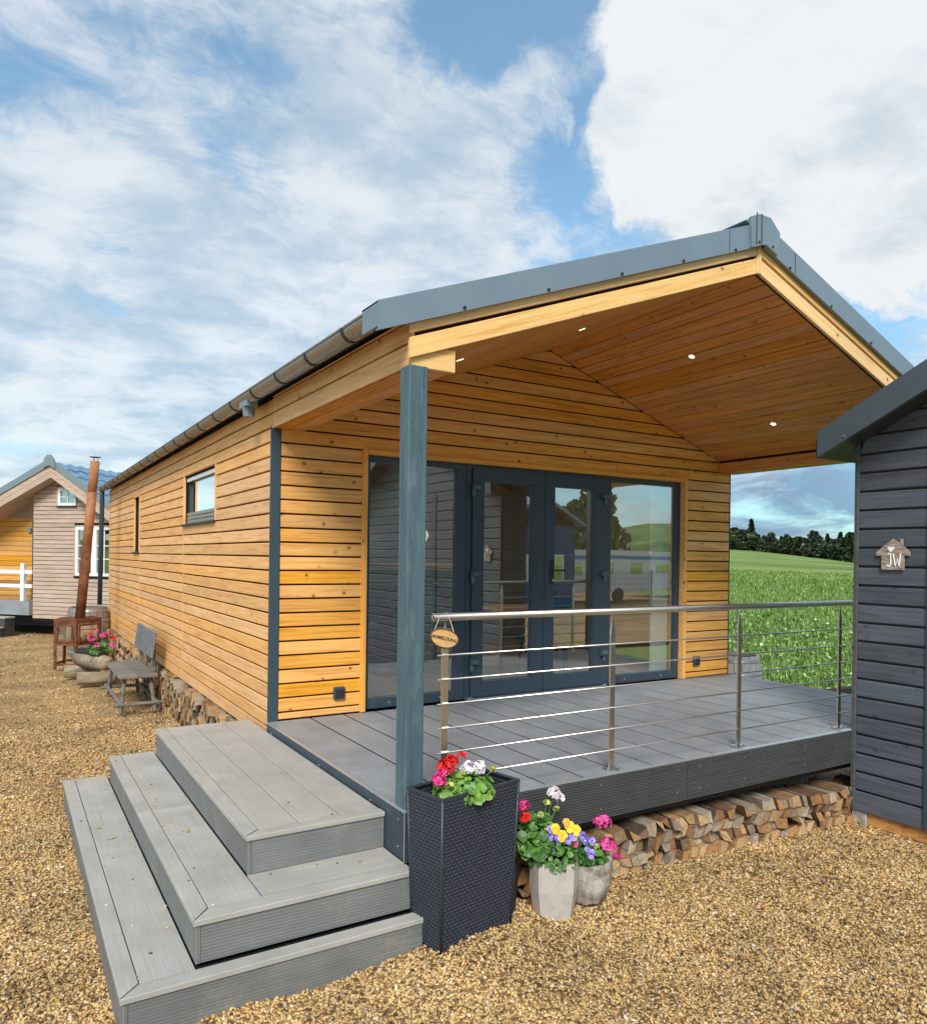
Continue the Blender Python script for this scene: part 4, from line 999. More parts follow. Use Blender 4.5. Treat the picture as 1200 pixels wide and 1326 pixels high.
def geranium(label, base, top, rx, rz, nleaf, heads, seed, leaf=LEAF, s0=.016, s1=.030, group=None):
    r = random.Random(seed)
    t = thing('geranium', label, 'flower', base, group=group); F_[t.name] = Matrix.Identity(4)
    g = G(); leafcluster(g, top, rx, rz, nleaf, s0, s1, r)
    tag(g.obj('foliage', leaf, t), kind='stuff')
    for (p, R_, n_, m) in heads:
        g = G(); b0 = Vector((top[0] + (p[0] - top[0]) * .3, top[1] + (p[1] - top[1]) * .3, top[2])); p = Vector(p)
        g.tube([b0, (b0 + p) / 2 + Vector((0, 0, .01)), p], .0022, 5); g.obj('stem', STEM, t)
        o = flowerhead(p, R_, n_, r).obj('flower_head', m, t)
    return t

BUD = leafm('green_bud', (.30, .36, .06), (.55, .60, .18))
# woven planter
pa = rad(11); PF = Vector((-.095, -2.84)); PW, PD, PZ = .535, .275, .17
pc = Vector((PF.x + math.cos(pa) * PW / 2 - math.sin(pa) * PD / 2, PF.y + math.sin(pa) * PW / 2 + math.cos(pa) * PD / 2))
pln = thing('woven_planter', 'tall dark blue-black woven planter box at the corner of the deck', 'planter', (*pc, GZ + .07), pa, local=True)
hx, hy, H = PW / 2, PD / 2, PZ - GZ - .07
def weave(ax):
    """one face of basketwork, real relief"""
    Wf = (PW if ax in (0, 2) else PD); pu, pv = .0294, .0180; nu, nv = int(round(Wf / pu)), int(round(H / pv)); su, sv = 6, 4
    v, f = [], []
    tp = .026
    for j in range(nv * sv + 1):
        for i in range(nu * su + 1):
            u, vv = i / su, j / sv; row = int(min(vv, nv - .001)); fu = (u + .5 * (row % 2)) % 1; fv = vv - row
            hgt_ = .0082 * max(0, math.sin(math.pi * fu)) ** .6 * max(0, math.sin(math.pi * fv)) ** .7 
            if j in (0, nv * sv): hgt_ = .002
            zz_ = H * j / (nv * sv); k_ = tp * (1 - zz_ / H); half = Wf / 2 - k_
            a = -half + 2 * half * i / (nu * su); dist = ((hy if ax in (0, 2) else hx) - k_) + hgt_ - .003
            p = {0: (a, -dist, zz_), 1: (dist, a, zz_), 2: (-a, dist, zz_), 3: (-dist, -a, zz_)}[ax]; v.append(p)
    m_ = nu * su + 1
    for j in range(nv * sv):
        for i in range(nu * su): q = j * m_ + i; f.append((q, q + 1, q + m_ + 1, q + m_))
    return v, f
for ax in range(4):
    v, f = weave(ax); new_obj('woven_side', mesh('woven_side', v, f, RATTAN, True), pln)
g = G()
for (a, b, c_, d_) in ((-hx - .003, hx + .003, -hy - .003, -hy + .016), (-hx - .003, hx + .003, hy - .016, hy + .003), (-hx - .003, -hx + .016, -hy + .0162, hy - .0162), (hx - .016, hx + .003, -hy + .0162, hy - .0162)): g.box(a, b, c_, d_, H - .006, H + .006, .002)
g.obj('rim', RATTAN, pln)
for (sx_, sy_) in ((-1, -1), (1, -1), (1, 1), (-1, 1)):
    G().tube([(sx_ * (hx - .028), sy_ * (hy - .028), 0), (sx_ * (hx - .003), sy_ * (hy - .003), H - .004)], .0085, 8).obj('corner_cane', RATTAN, pln, True)
G().box(-hx + .015, hx - .015, -hy + .015, hy - .015, H - .09, H - .065).obj('soil', SOIL, pln)
geranium('red, magenta and white geranium growing in the tall woven planter', (pc.x, pc.y, PZ - .065), (pc.x - .01, pc.y - .02, PZ - .03), .165, .085, 300,
         [((pc.x - .115, pc.y - .01, PZ + .098), .047, 46, RED), ((pc.x - .072, pc.y + .01, PZ + .112), .040, 34, RED), ((pc.x + .0, pc.y + .03, PZ + .135), .021, 14, RED), ((pc.x - .185, pc.y - .06, PZ + .055), .038, 30, MAG), ((pc.x - .15, pc.y - .03, PZ + .085), .026, 18, MAG),
          ((pc.x + .022, pc.y - .015, PZ + .075), .043, 34, WPET), ((pc.x + .082, pc.y - .0, PZ + .068), .038, 28, WPET), ((pc.x - .145, pc.y - .10, PZ + .04), .014, 10, BUD), ((pc.x - .03, pc.y - .03, PZ + .06), .012, 10, BUD), ((pc.x + .165, pc.y - .02, PZ + .055), .012, 9, BUD)], 11, LEAFL, .014, .027)
# the two pots and a geranium behind them
g = G(); gz0 = gz(.7, -2.72)
def octpot(cx_, cy_, z0, r0, r1, h, n=8, jag=0, seed=0):
    r = random.Random(seed); v, f = [], []
    prof = [(r0 * .96, 0), (r0, .01), (r1 * .97, h * .5), (r1, h - .02), (r1, h), (r1 * .88, h + .0), (r1 * .84, h - .03)]
    for (rr3, zz_) in prof:
        for k_ in range(n):
            a = 2 * math.pi * k_ / n + .25; q = rr3 * (1 + (r.uniform(-jag, jag) if jag else 0)); v.append((cx_ + q * math.cos(a), cy_ + q * math.sin(a), z0 + zz_ + (r.uniform(-jag, jag) * .12 if jag else 0)))
    for i in range(len(prof) - 1):
        for k_ in range(n): a = i * n + k_; b = i * n + (k_ + 1) % n; f.append((a, b, b + n, a + n))
    f.append(tuple(range(n))[::-1]); return v, f, prof
v, f, _ = octpot(.668, -2.665, gz0 - .01, .112, .138, .315, 8)
pt = thing('flower_pot', 'smooth beige faceted pot full of yellow and violet pansies', 'pot', (.668, -2.665, gz0)); F_[pt.name] = Matrix.Identity(4)
new_obj('pot_body', mesh('pot_body', v, f, POTM), pt)
G().add(*lathe([(.118, 0), (.118, .01)], 12)).obj('soil', SOIL, pt, False, (.668, -2.665, gz0 + .275))
v, f, _ = octpot(.965, -2.60, gz0 - .012, .105, .142, .235, 22, .055, 3)
pt2 = thing('flower_pot', 'rough crumbling stone pot beside the beige one with pink geranium', 'pot', (.965, -2.60, gz0)); F_[pt2.name] = Matrix.Identity(4)
new_obj('pot_body', mesh('pot_body', v, f, ROUGHP, True), pt2)
G().add(*lathe([(.115, 0), (.115, .01)], 12)).obj('soil', SOIL, pt2, False, (.965, -2.60, gz0 + .19))
# pansies
r = random.Random(21)
pn = thing('pansies', 'clump of yellow, violet and white pansies in the smooth beige pot', 'flower', (.668, -2.665, gz0 + .28)); F_[pn.name] = Matrix.Identity(4)
g = G(); leafcluster(g, (.665, -2.665, gz0 + .30), .150, .125, 330, .008, .018, r)
tag(g.obj('foliage', LEAF, pn), kind='stuff')
def pansy(p, out, s, m, eye):
    out = Vector(out).normalized(); p = Vector(p); t2 = (Vector((0, 0, 1)) - out * out.z).normalized(); t1 = t2.cross(out); g = G()
    for al, ss in ((60, 1), (120, 1), (10, .95), (170, .95), (270, 1.1)):
        al = rad(al); u = t1 * math.cos(al) + t2 * math.sin(al); w_ = out.cross(u); n_ = 7; c_ = p + u * s * .5 * ss + out * r.uniform(0, .003)
        g.add([c_ + out * .002] + [c_ + (u * math.cos(2 * math.pi * q / n_) * .56 + w_ * math.sin(2 * math.pi * q / n_) * .56) * s * ss for q in range(n_)], [(0, q + 1, (q + 1) % n_ + 1) for q in range(n_)], 0, r.random())
    g.add([p + out * .004 + (t1 * math.cos(2 * math.pi * q / 6) + t2 * math.sin(2 * math.pi * q / 6)) * s * .2 for q in range(6)], [tuple(range(6))], 1, .5)
    g.obj('pansy_bloom', [m, eye], pn)
cp = Vector((.665, -2.665, gz0 + .30)); vd = Vector((-.55, -.78, .30))
for (dx, dz, s, m, e) in ((-.035, .205, .028, YEL, ORA), (.000, .168, .031, YEL, ORA), (.045, .215, .031, YEL, ORA), (.085, .195, .030, YEL, ORA), (.025, .240, .022, ORA, YEL), (-.085, .185, .019, ORA, YEL),
                          (-.062, .165, .028, VIO, INK), (-.018, .150, .025, VIO, WPET), (.038, .150, .028, VIO, INK), (.075, .165, .027, VIO, WPET), (.125, .165, .022, VIO, INK), (.140, .135, .022, VIO, WPET), (.185, .130, .022, VIO, INK), (.155, .085, .016, VIO, INK), (.180, .060, .026, VIO, INK), (.085, .115, .015, MAG, INK),
                          (-.110, .125, .029, WPET, YEL), (-.070, .105, .019, WPET, YEL), (-.050, .09, .015, VIO, INK), (-.06, .20, .022, VIO, INK)):
    p = cp + Vector((dx * .86, -dx * .50 - .07 + abs(dx) * .15, dz - .02)); pansy(p, vd + Vector((r.uniform(-.35, .35), r.uniform(-.3, .3), r.uniform(-.2, .4))), s, m, e)
geranium('pink geranium in the rough stone pot', (.965, -2.60, gz0 + .2), (.955, -2.60, gz0 + .215), .120, .10, 90,
         [((1.045, -2.64, gz0 + .425), .046, 44, PINK), ((.995, -2.65, gz0 + .44), .026, 16, PINK), ((1.075, -2.66, gz0 + .29), .050, 50, PINK), ((1.16, -2.64, gz0 + .20), .022, 14, PINK), ((.985, -2.66, gz0 + .30), .010, 8, BUD)], 31, LEAF, .020, .034)
pb = thing('flower_pot', 'dark pot almost hidden between the woven planter and the beige pot', 'pot', (.56, -2.54, gz0)); F_[pb.name] = Matrix.Identity(4)
new_obj('pot_body', mesh('pot_body', *octpot(.42, -2.54, gz0 - .01, .06, .075, .30, 14)[:2], DARKM, True), pb)
geranium('white, red and magenta geranium with dark leaves behind the pansies', (.585, -2.56, gz0 + .3), (.60, -2.58, gz0 + .37), .150, .165, 230,
         [((.715, -2.60, gz0 + .635), .040, 34, WPET), ((.755, -2.60, gz0 + .60), .030, 20, WPET), ((.485, -2.62, gz0 + .60), .034, 22, MAG), ((.488, -2.63, gz0 + .545), .030, 18, RED), ((.64, -2.63, gz0 + .605), .012, 10, BUD), ((.70, -2.64, gz0 + .56), .012, 10, BUD), ((.565, -2.67, gz0 + .56), .011, 8, BUD)], 41, LEAF, .018, .034)
tag(G().box(.70, 1.16, -2.47, -2.42, gz0 + .02, gz0 + .25, .004).obj('rusty_board', RAWW), 'orange brown board end showing behind the pots under the deck', 'board')

for o_ in C.objects:
    if o_.parent is None and o_.get('category') in ('pot', 'flower') and .5 < o_.location.x < 1.2: o_.location.x += .06

# ============================================================ BENCH, TROUGH, STOVE, BARREL beside the side wall
bn = thing('wooden_bench', 'old grey wooden bench with plank back standing against the larch side wall', 'bench', (-.42, 5.0, GZ)); F_[bn.name] = Matrix.Identity(4)
bx0, bx1, by0, by1, bz = -.66, -.20, 4.25, 5.75, -.205
for i in range(2):
    w_ = (bx1 - bx0) / 2; g = G().box(bx0 + i * w_ + .002, bx0 + (i + 1) * w_ - .002, by0, by1, bz - .035, bz, .006); g.obj('seat_plank', OLDW, bn)
for (xx, yy, dx, dy) in ((bx0 + .08, by0 + .12, -.05, -.10), (bx1 - .08, by0 + .12, .05, -.10), (bx0 + .08, by1 - .12, -.05, .10), (bx1 - .08, by1 - .12, .05, .10)):
    G().tube([(xx + dx, yy + dy, GZ - .01), (xx, yy, bz - .034)], [.024, .028], 7).obj('leg', OLDW, bn)
for (a, b) in (((bx0 + .02, by0 - .02), (bx0 + .02, by1 + .02)), ((bx1 - .02, by0 - .02), (bx1 - .02, by1 + .02))): G().tube([(a[0], a[1] - .08, GZ + .115), (b[0], b[1] + .05, GZ + .115)], .021, 7).obj('stretcher', OLDW, bn)
for yy in (by0 + .02, by1 - .02): G().tube([(bx0 - .06, yy, GZ + .095), (bx1 + .06, yy, GZ + .095)], .022, 7).obj('stretcher', OLDW, bn)
for yy in (by0 + .25, by1 - .25): G().box(bx1 - .05, bx1 + .0, yy - .035, yy + .035, bz - .03, .18, .005).obj('back_post', OLDW, bn)
tb = Matrix.Rotation(rad(8), 3, 'Y')
for i in range(1): new_obj('back_plank', G().box(-.014, .014, -.72, .72, 0, .335, .006).mesh('back_plank', OLDG), bn, (bx1 - .075, (by0 + by1) / 2, .0), tb)

lt = thing('log_trough', 'hollowed log trough planted with geraniums resting on two cut logs', 'trough', (-.62, 6.9, GZ)); F_[lt.name] = Matrix.Identity(4)
g = G(); v, f = tubegeo([(-.86, 7.55, -.35), (-.74, 7.2, -.355), (-.60, 6.80, -.35), (-.54, 6.62, -.345)], [.10, .12, .12, .11], 16); g.add(v, f); g.obj('trough_log', LOGM, lt, True)
G().tube([(-.83, 7.50, -.26), (-.57, 6.75, -.255)], [.08, .085], 12).obj('soil', SOIL, lt)
for i, (a, b, rr3) in enumerate((((-.93, 6.72, -.565), (-.42, 6.62, -.565), .10), ((-1.05, 7.55, -.56), (-.55, 7.45, -.565), .105))):
    tag(G().tube([a, b], [rr3, rr3 * .95], 14).obj('cut_log', LOGM, None, True), ('near cut log supporting the flower trough', 'far cut log supporting the flower trough')[i], 'log', 'logs under the trough')
geranium('pink and red geraniums growing in the log trough', (-.66, 7.0, -.23), (-.60, 6.95, -.19), .17, .12, 110,
         [((-.72, 6.90, .00), .056, 34, PINK), ((-.58, 6.85, .05), .050, 30, PINK), ((-.44, 6.80, .0), .058, 34, RED), ((-.46, 6.70, -.10), .05, 30, PINK), ((-.66, 6.75, -.09), .052, 30, PINK), ((-.78, 7.0, .06), .05, 20, RED), ((-.66, 7.05, .11), .05, 24, PINK), ((-.50, 6.9, .08), .04, 20, MAG)], 51, LEAF, .03, .055)

RUSTL = mat('light_rust', lambda t, b: (setc(t, b, t.ramp(t.noise(objvec(t)[0], 6, 7, .65, .4), [(.28, (.20, .075, .03)), (.5, (.36, .15, .062)), (.72, (.46, .21, .10))]))), .85)
# rusted stove with its chimney
sv = thing('garden_stove', 'rusted steel garden stove with glass doors and a tall leaning chimney', 'stove', (-.80, 8.6, GZ)); F_[sv.name] = Matrix.Identity(4)
pA, pB, pCc = Vector((-1.155, 8.62)), Vector((-.833, 8.36)), Vector((-.41, 8.72))
pD_, pE_ = Vector((-.50, 9.10)), Vector((-.98, 9.08)); ringp = [pA, pB, pCc, pD_, pE_]
zt_ = .195; z0_ = GZ - .015
G().prism([(p.x, p.y) for p in ringp], 'z', zt_ - .03, zt_).prism([(p.x, p.y) for p in ringp], 'z', -.205, -.185).obj('stove_plate', RUST, sv)
for i in range(5):
    a, b = ringp[i], ringp[(i + 1) % 5]; d = (b - a); L = d.length; d.normalize(); nrm2 = Vector((d.y, -d.x))
    rot = Matrix(((d.x, -nrm2.x, 0), (d.y, -nrm2.y, 0), (0, 0, 1)))
    def pn_(x0, x1, z0, z1, t0=0, t1=.02, name='stove_frame', m=RUST): return new_obj(name, G().box(x0, x1, t0, t1, z0, z1, .002).mesh(name, m), sv, (a.x, a.y, 0), rot)
    pn_(0, .045, z0_, zt_ - .031); pn_(L - .045, L, z0_, zt_ - .031); pn_(.046, L - .046, zt_ - .08, zt_ - .031); pn_(.046, L - .046, -.255, -.2055); pn_(.046, L - .046, -.60, -.56)
    if i < 2:
        # door frame with glass
        for q in ((.05, .085, -.2, .11), (L - .085, L - .05, -.2, .11), (.086, L - .086, .075, .11), (.086, L - .086, -.2, -.165)): pn_(q[0], q[1], q[2], q[3], -.014, .004, 'door_rail')
        pn_(.086, L - .086, -.165, .075, .0, .004, 'door_glass', GLASS)
    elif i == 3: pass
G().tube([(-.98, 8.62, -.165), (-.80, 8.85, -.13)], .03, 7).obj('charred_log', LOGS[3], sv)
G().tube([(-1.02, 8.70, -.15), (-.92, 8.55, -.16)], .016, 6).obj('pale_log', LOGS[0], sv)
pb_, pt_ = Vector((-.757, 8.62, zt_)), Vector((-.545, 8.62, 2.93))
for a, b, rr3, nm in ((0, .46, .080, RUST), (.455, .80, .077, RUSTL), (.795, 1.0, .074, RUSTL)): G().tube([pb_.lerp(pt_, a), pb_.lerp(pt_, b)], rr3, 18).obj('chimney_pipe', nm, sv, True)
for k_ in range(3): a = k_ * 2.1; G().tube([pt_ + Vector((.04 * math.cos(a), .04 * math.sin(a), 0)), pt_ + Vector((.04 * math.cos(a), .04 * math.sin(a), .07))], .004, 5).obj('cap_stay', RUST, sv)
G().add(*lathe([(.10, 0), (.095, .006), (.002, .010)], 16)).obj('chimney_cap', RUST, sv, False, pt_ + Vector((0, 0, .065)))
def barrel(label, c, h, r0, r1, bandz, m=BARRELW):
    t = thing('barrel', label, 'barrel', c, 0, 'old barrels', local=True); n_ = 20
    for k_ in range(n_):
        a0, a1 = 2 * math.pi * k_ / n_ + .008, 2 * math.pi * (k_ + 1) / n_ - .008; v, f = [], []
        for i in range(6):
            q = i / 5; rr3 = r0 + (r1 - r0) * math.sin(math.pi * q); z_ = h * q
            for a in (a0, a1): v.append((rr3 * math.cos(a), rr3 * math.sin(a), z_)); v.append(((rr3 - .025) * math.cos(a), (rr3 - .025) * math.sin(a), z_))
        for i in range(5): b = i * 4; f += [(b, b + 2, b + 6, b + 4), (b + 3, b + 1, b + 5, b + 7), (b + 1, b, b + 4, b + 5), (b + 2, b + 3, b + 7, b + 6)]
        f += [(20, 22, 23, 21), (0, 1, 3, 2)]; new_obj('stave', mesh('stave', v, f, m), t)
    for z_ in bandz:
        rr3 = r0 + (r1 - r0) * math.sin(math.pi * z_ / h) + .004
        new_obj('hoop', mesh('hoop', *lathe([(rr3, z_ - .022), (rr3 + .001, z_ + .022), (rr3 - .004, z_ + .022), (rr3 - .004, z_ - .022)], 24, False), GALV, True), t)
    new_obj('barrel_lid', mesh('barrel_lid', *lathe([(r0 - .03, h - .05), (r0 - .03, h - .04)], 20), DARKM), t)
barrel('grey wooden rain barrel under the downpipe behind the rusty stove', (-.46, LEN - .28, GZ), .92, .34, .41, (.06, .25, .67, .86))
barrel('pale weathered barrel standing past the far corner of the deck', (6.07, .42, GZ), .80, .28, .33, (.06, .22, .58, .74), mat('white_barrel_staves', paintwood((.50, .48, .44), .25, (40, 40, 2)), .7))
tag(G().box(5.60, 9.5, .66, .80, GZ - .05, GZ + .10, .01).obj('soil_kerb', SOIL, None), 'dark band of soil between gravel and meadow right of the deck', 'edging')  # band of dark soil along the gravel edge, built as a low box
# ============================================================ DARK SHED ON THE RIGHT
sh = thing('dark_shed', 'dark blue-grey boarded shed with slate coloured sheet metal verge at the right edge', 'shed', (4.35, -4.9, GZ)); F_[sh.name] = Matrix.Identity(4)
PX, YN, YF, YR, RSL = 3.9, -7.35, -2.45, -4.9, .475
def rake(y_): return 2.171 + RSL * (2.603 - abs(y_ - YR))
DL = .42
shb = G().prism([(YN + .02, -.62), (YF - .02, -.62), (YF - .02, rake(YF) + .06), (YR, rake(YR) + .06), (YN + .02, rake(YN) + .06)], 'x', PX + .022, PX + DL).obj('shed_body', DARKM, sh)
k_ = -1
while True:
    z0 = -.47 + .148 * k_ + .008; z1 = z0 + .148 - .016; k_ += 1
    if z0 < -.6: z0 = -.63
    zr = rake(YR)
    if z0 > zr: break
    y0b, y1b = max(YN + .035, YR - (zr + .05 - z0) / RSL), min(YF - .035, YR + (zr + .05 - z0) / RSL)
    y0t, y1t = max(YN + .035, YR - (zr + .05 - z1) / RSL), min(YF - .035, YR + (zr + .05 - z1) / RSL)
    if y1t - y0t < .05: break
    for (a, b) in ((-10, -3.10), (-3.005, 10)):
        p0, q0, p1, q1 = max(y0b, a), min(y1b, b), max(y0t, a), min(y1t, b)
        if q0 - p0 < .04: continue
        m_ = (p0 + q0) / 2
        new_obj('board', boardmesh(DARKB, z1 - z0, .024, -(q0 - m_), -(p0 - m_), -(q1 - m_), -(p1 - m_), .006), shb, (PX + .022, m_, (z0 + z1) / 2), axes((0, -1, 0), (-1, 0, 0)))
    # far side, towards the deck
    if z1 < rake(YF): board('board', DARKB, shb, (PX + DL / 2 + .02, YF - .02, (z0 + z1) / 2), (-1, 0, 0), (0, 1, 0), DL - .03, z1 - z0, .022)
TRIMD = mat('greyish_shed_corner', paintwood((.075, .075, .08), .3), .6)
board('corner_trim', TRIMD, sh, (PX + .016, YF - .015, .86), (0, 0, 1), (-1, 0, 0), 2.98, .036, .026)
board('corner_trim', TRIMD, sh, (PX + .016, YN + .015, .86), (0, 0, 1), (-1, 0, 0), 2.98, .036, .026)
board('door_trim', STRIP, sh, (PX + .014, -3.052, .85), (0, 0, 1), (-1, 0, 0), 2.93, .088, .028)
board('door_trim', STRIP, sh, (PX + .014, -4.25, .85), (0, 0, 1), (-1, 0, 0), 2.93, .088, .028)
rf = G()
for s_ in (1, -1):
    ye = YR + s_ * 2.64
    pl_ = [(YR, rake(YR) + .02), (ye, rake(ye) + .02), (ye, rake(ye) + .16), (YR, rake(YR) + .16)]
    rf.prism(pl_, 'x', 3.66, PX + DL + .06)
sr = rf.obj('roof', TILE, sh)
for s_ in (1, -1):
    ye = YR + s_ * 2.60; ye2 = YR + s_ * 2.60
    g = G(); g.prism([(YR, rake(YR)), (ye, rake(ye)), (ye2, rake(ye2) + .205), (YR, rake(YR) + .225)], 'x', 3.615, 3.623)
    g.prism([(YR, rake(YR) + .216), (ye2, rake(ye2) + .197), (ye2, rake(ye2) + .205), (YR, rake(YR) + .225)], 'x', 3.6235, 3.82)
    g.prism([(YR, rake(YR) + .0), (ye, rake(ye) + .0), (ye, rake(ye) + .008), (YR, rake(YR) + .008)], 'x', 3.6235, 3.66)
    v_ = g.obj('verge_flashing', RAKEM, sh)
    for fy in (.085, .40, .7):
        yy = ye + (YR - ye) * fy; G().tube([(3.606, yy, rake(yy) + .035), (3.6145, yy, rake(yy) + .035)], .009, 8).obj('screw', SCREW if fy < .1 else DARKM, v_)
for j in range(7):                               # stepped metal roof tiles on both slopes
    for s_ in (1, -1):
        y0, y1 = YR + s_ * (.37 * j), YR + s_ * (.37 * j + .40)
        G().prism([(y0, rake(y0) + .165), (y1, rake(y1) + .165), (y1, rake(y1) + .205), (y0, rake(y0) + .172)], 'x', 3.83, PX + DL + .06).obj('tile_course', TILE, sr)
G().box(PX + .03, PX + DL, -7.3, -2.57, -.735, -.625, .004).obj('ground_beam', RAWW, sh)
CONC = granular([(.3, (.16, .15, .14)), (.5, (.36, .34, .31)), (.7, (.52, .50, .47))], 30, .9, 1.0); CONC.name = 'pebbly_concrete'
G().box(PX + .012, PX + .26, -2.57, -2.45, -.86, -.632, .006).obj('footing_block', CONC, sh)
G().box(PX + .06, PX + .28, -6.0, -5.7, -.86, -.74).box(PX + .1, PX + .38, -4.0, -3.7, -.86, -.74).obj('footing_block', CONC, sh)

# house shaped sign
hs = thing('house_sign', 'small whitewashed house shaped sign lettered JW with a white heart on the dark shed', 'sign', (PX - .012, -2.765, 1.40), rad(-90), local=True)
hp = [(-.085, -.115), (.085, -.115), (.085, -.005), (.128, -.005), (.128, .022), (.075, .072), (.075, .125), (.055, .125), (.055, .090), (0, .125), (-.128, .022), (-.128, -.005), (-.085, -.005)]
hp = [(x_, z_ * .98) for x_, z_ in hp]
new_obj('plaque', mesh('plaque', *prismgeo(hp, 'y', -.012, .0), BOARDG), hs)
hv_ = [(.032 * .8 * (16 * math.sin(a) ** 3) / 16, .032 * .8 * (13 * math.cos(a) - 5 * math.cos(2 * a) - 2 * math.cos(3 * a) - math.cos(4 * a)) / 16 + .045) for a in [2 * math.pi * q / 28 for q in range(28)]]
hpz = [(x_ - .012, z_) for x_, z_ in hv_]
new_obj('heart', mesh('heart', *prismgeo(hpz, 'y', -.016, -.0125), PAINT), hs)
for pts_ in ([(-.040, .0), (-.030, .012), (-.020, .005), (-.017, -.03), (-.018, -.065), (-.026, -.088), (-.038, -.088), (-.043, -.076)], [(.000, .008), (.018, -.085), (.034, -.030), (.046, -.085), (.056, .012)]):
    G().tube([(p[0] + .005, -.0145, p[1]) for p in pts_], .0048, 6).obj('lettering', PAINT, hs)

# ============================================================ GREY CABIN AT THE BACK LEFT
tc = thing('grey_cabin', 'greyed timber cabin on a trailer with white windows, blue tiled roof and yellow porch wall', 'cabin', (-1.28, 15, GZ), rad(-48), local=True)
F_[tc.name] = Matrix.Translation((-1.28, 15, 0)) @ Matrix.Rotation(rad(-48), 4, 'Z')
def U(s_): return 3.36 - (.45 * (.85 - s_) if s_ < .85 else .62 * (s_ - .85))
WB = -.27
body = G(); body.prism([(.02, WB + .01), (2.5, WB + .01), (2.5, U(2.5) - .2), (.85, U(.85) - .2), (.02, U(.02) - .2)], 'y', .02, 6.0)
bd = body.obj('wall', MEMB, tc)
z_ = WB
while z_ < 3.1:
    a0, a1 = 0.0, 2.52; z1 = z_ + .088
    def lim(zz): return (.0 if zz < U(0) - .28 else .85 - (U(.85) - .28 - zz) / .45, 2.52 if zz < U(2.52) - .28 else .85 + (U(.85) - .28 - zz) / .62)
    b0, b1 = lim(z_); t0, t1 = lim(z1)
    if t1 - t0 < .05: break
    for (p, q) in intervals(b0, b1, ([(.70, 1.30)] if (z1 > 2.42 and z_ < 2.88) else []) + ([(1.22, 2.36)] if (z1 > .74 and z_ < 1.97) else [])):
        pt0, pt1 = (t0 if p == b0 else p), (t1 if q == b1 else q)
        if pt1 - pt0 < .02: continue
        m_ = (p + q) / 2
        new_obj('board', boardmesh(TANW, .088, .02, p - m_, q - m_, pt0 - m_, pt1 - m_), bd, (m_, .02, z_ + .044), axes((1, 0, 0), (0, -1, 0)))
    board('board', TANW, bd, (.02, .82, z_ + .044), (0, -1, 0), (-1, 0, 0), 1.55, .088, .02)
    z_ += .10
for (x0, x1, z0, z1, cols, rows) in ((.74, 1.27, 2.44, 2.86, 2, 2), (1.27, 2.33, .78, 1.93, 0, 0)):
    g = G(); t_ = .065
    g.box(x0, x1, -.02, .03, z0, z0 + t_).box(x0, x1, -.02, .03, z1 - t_, z1).box(x0, x0 + t_, -.02, .03, z0 + t_, z1 - t_).box(x1 - t_, x1, -.02, .03, z0 + t_, z1 - t_)
    if not cols:
        m_ = (x0 + x1) / 2; g.box(m_ - .075, m_ + .075, -.02, .03, z0 + t_, z1 - t_)
    wf = g.obj('window_frame', WHITE, tc)
    G().box(x0 + t_, x1 - t_, .012, .018, z0 + t_, z1 - t_).obj('pane', GLASS, wf)
    g = G(); 
    if cols:
        g.box((x0 + x1) / 2 - .01, (x0 + x1) / 2 + .01, .002, .011, z0 + t_, z1 - t_).box(x0 + t_, x1 - t_, .003, .0115, (z0 + z1) / 2 - .01, (z0 + z1) / 2 + .01)
    else:
        for q in (.24, .76): g.box(x0 + (x1 - x0) * q - .011, x0 + (x1 - x0) * q + .011, .002, .011, z0 + t_, z1 - t_)
        for q in (.35, .62): g.box(x0 + t_, (x0 + x1) / 2 - .075, .003, .0115, z0 + (z1 - z0) * q - .011, z0 + (z1 - z0) * q + .011).box((x0 + x1) / 2 + .075, x1 - t_, .003, .0115, z0 + (z1 - z0) * q - .011, z0 + (z1 - z0) * q + .011)
    g.obj('glazing_bar', WHITE, wf)
    G().box(x0 - .03, x1 + .03, -.05, -.021, z0 - .03, z0 - .002).obj('window_sill', DARKM, wf)
    g = G(); g.box(x0 - .04, x0 - .003, -.012, .02, z0 - .0, z1 + .04).box(x0 - .04, x1 + .04, -.012, .02, z1 + .003, z1 + .04).obj('window_trim', TANW, wf)
# porch with honey coloured wall
yw = G().box(-4.2, -.0, .372, .50, WB, 2.18).obj('porch_wall', MEMB, tc)
z_ = WB + .38
while z_ < 2.1:
    for (p, q) in intervals(-4.2, -.02, [(-.40, -.02)] if z_ < 1.98 else []): board('board', YELW, yw, ((p + q) / 2, .372, z_ + .058), (1, 0, 0), (0, -1, 0), q - p, .116, .02)
    z_ += .124
PANEL = mat('smooth_taupe_panel', paintwood((.33, .25, .20), .1), .7)
G().prism([(-4.2, 2.165), (-.02, 2.165), (-.02, U(-.02) - .2), (-2.2, U(-2.2) - .2), (-4.2, 1.9)], 'y', .33, .36).obj('gable_panel', PANEL, tc)
G().box(-.385, -.025, .335, .40, .13, 1.97).obj('porch_door', UPVC, tc)
G().box(-.33, -.08, .327, .334, .35, 1.80).obj('pane', GLASS, tc)
G().box(-.50, -.41, .30, .35, 1.80, 1.92, .01).obj('wall_lamp', METAL, tc)
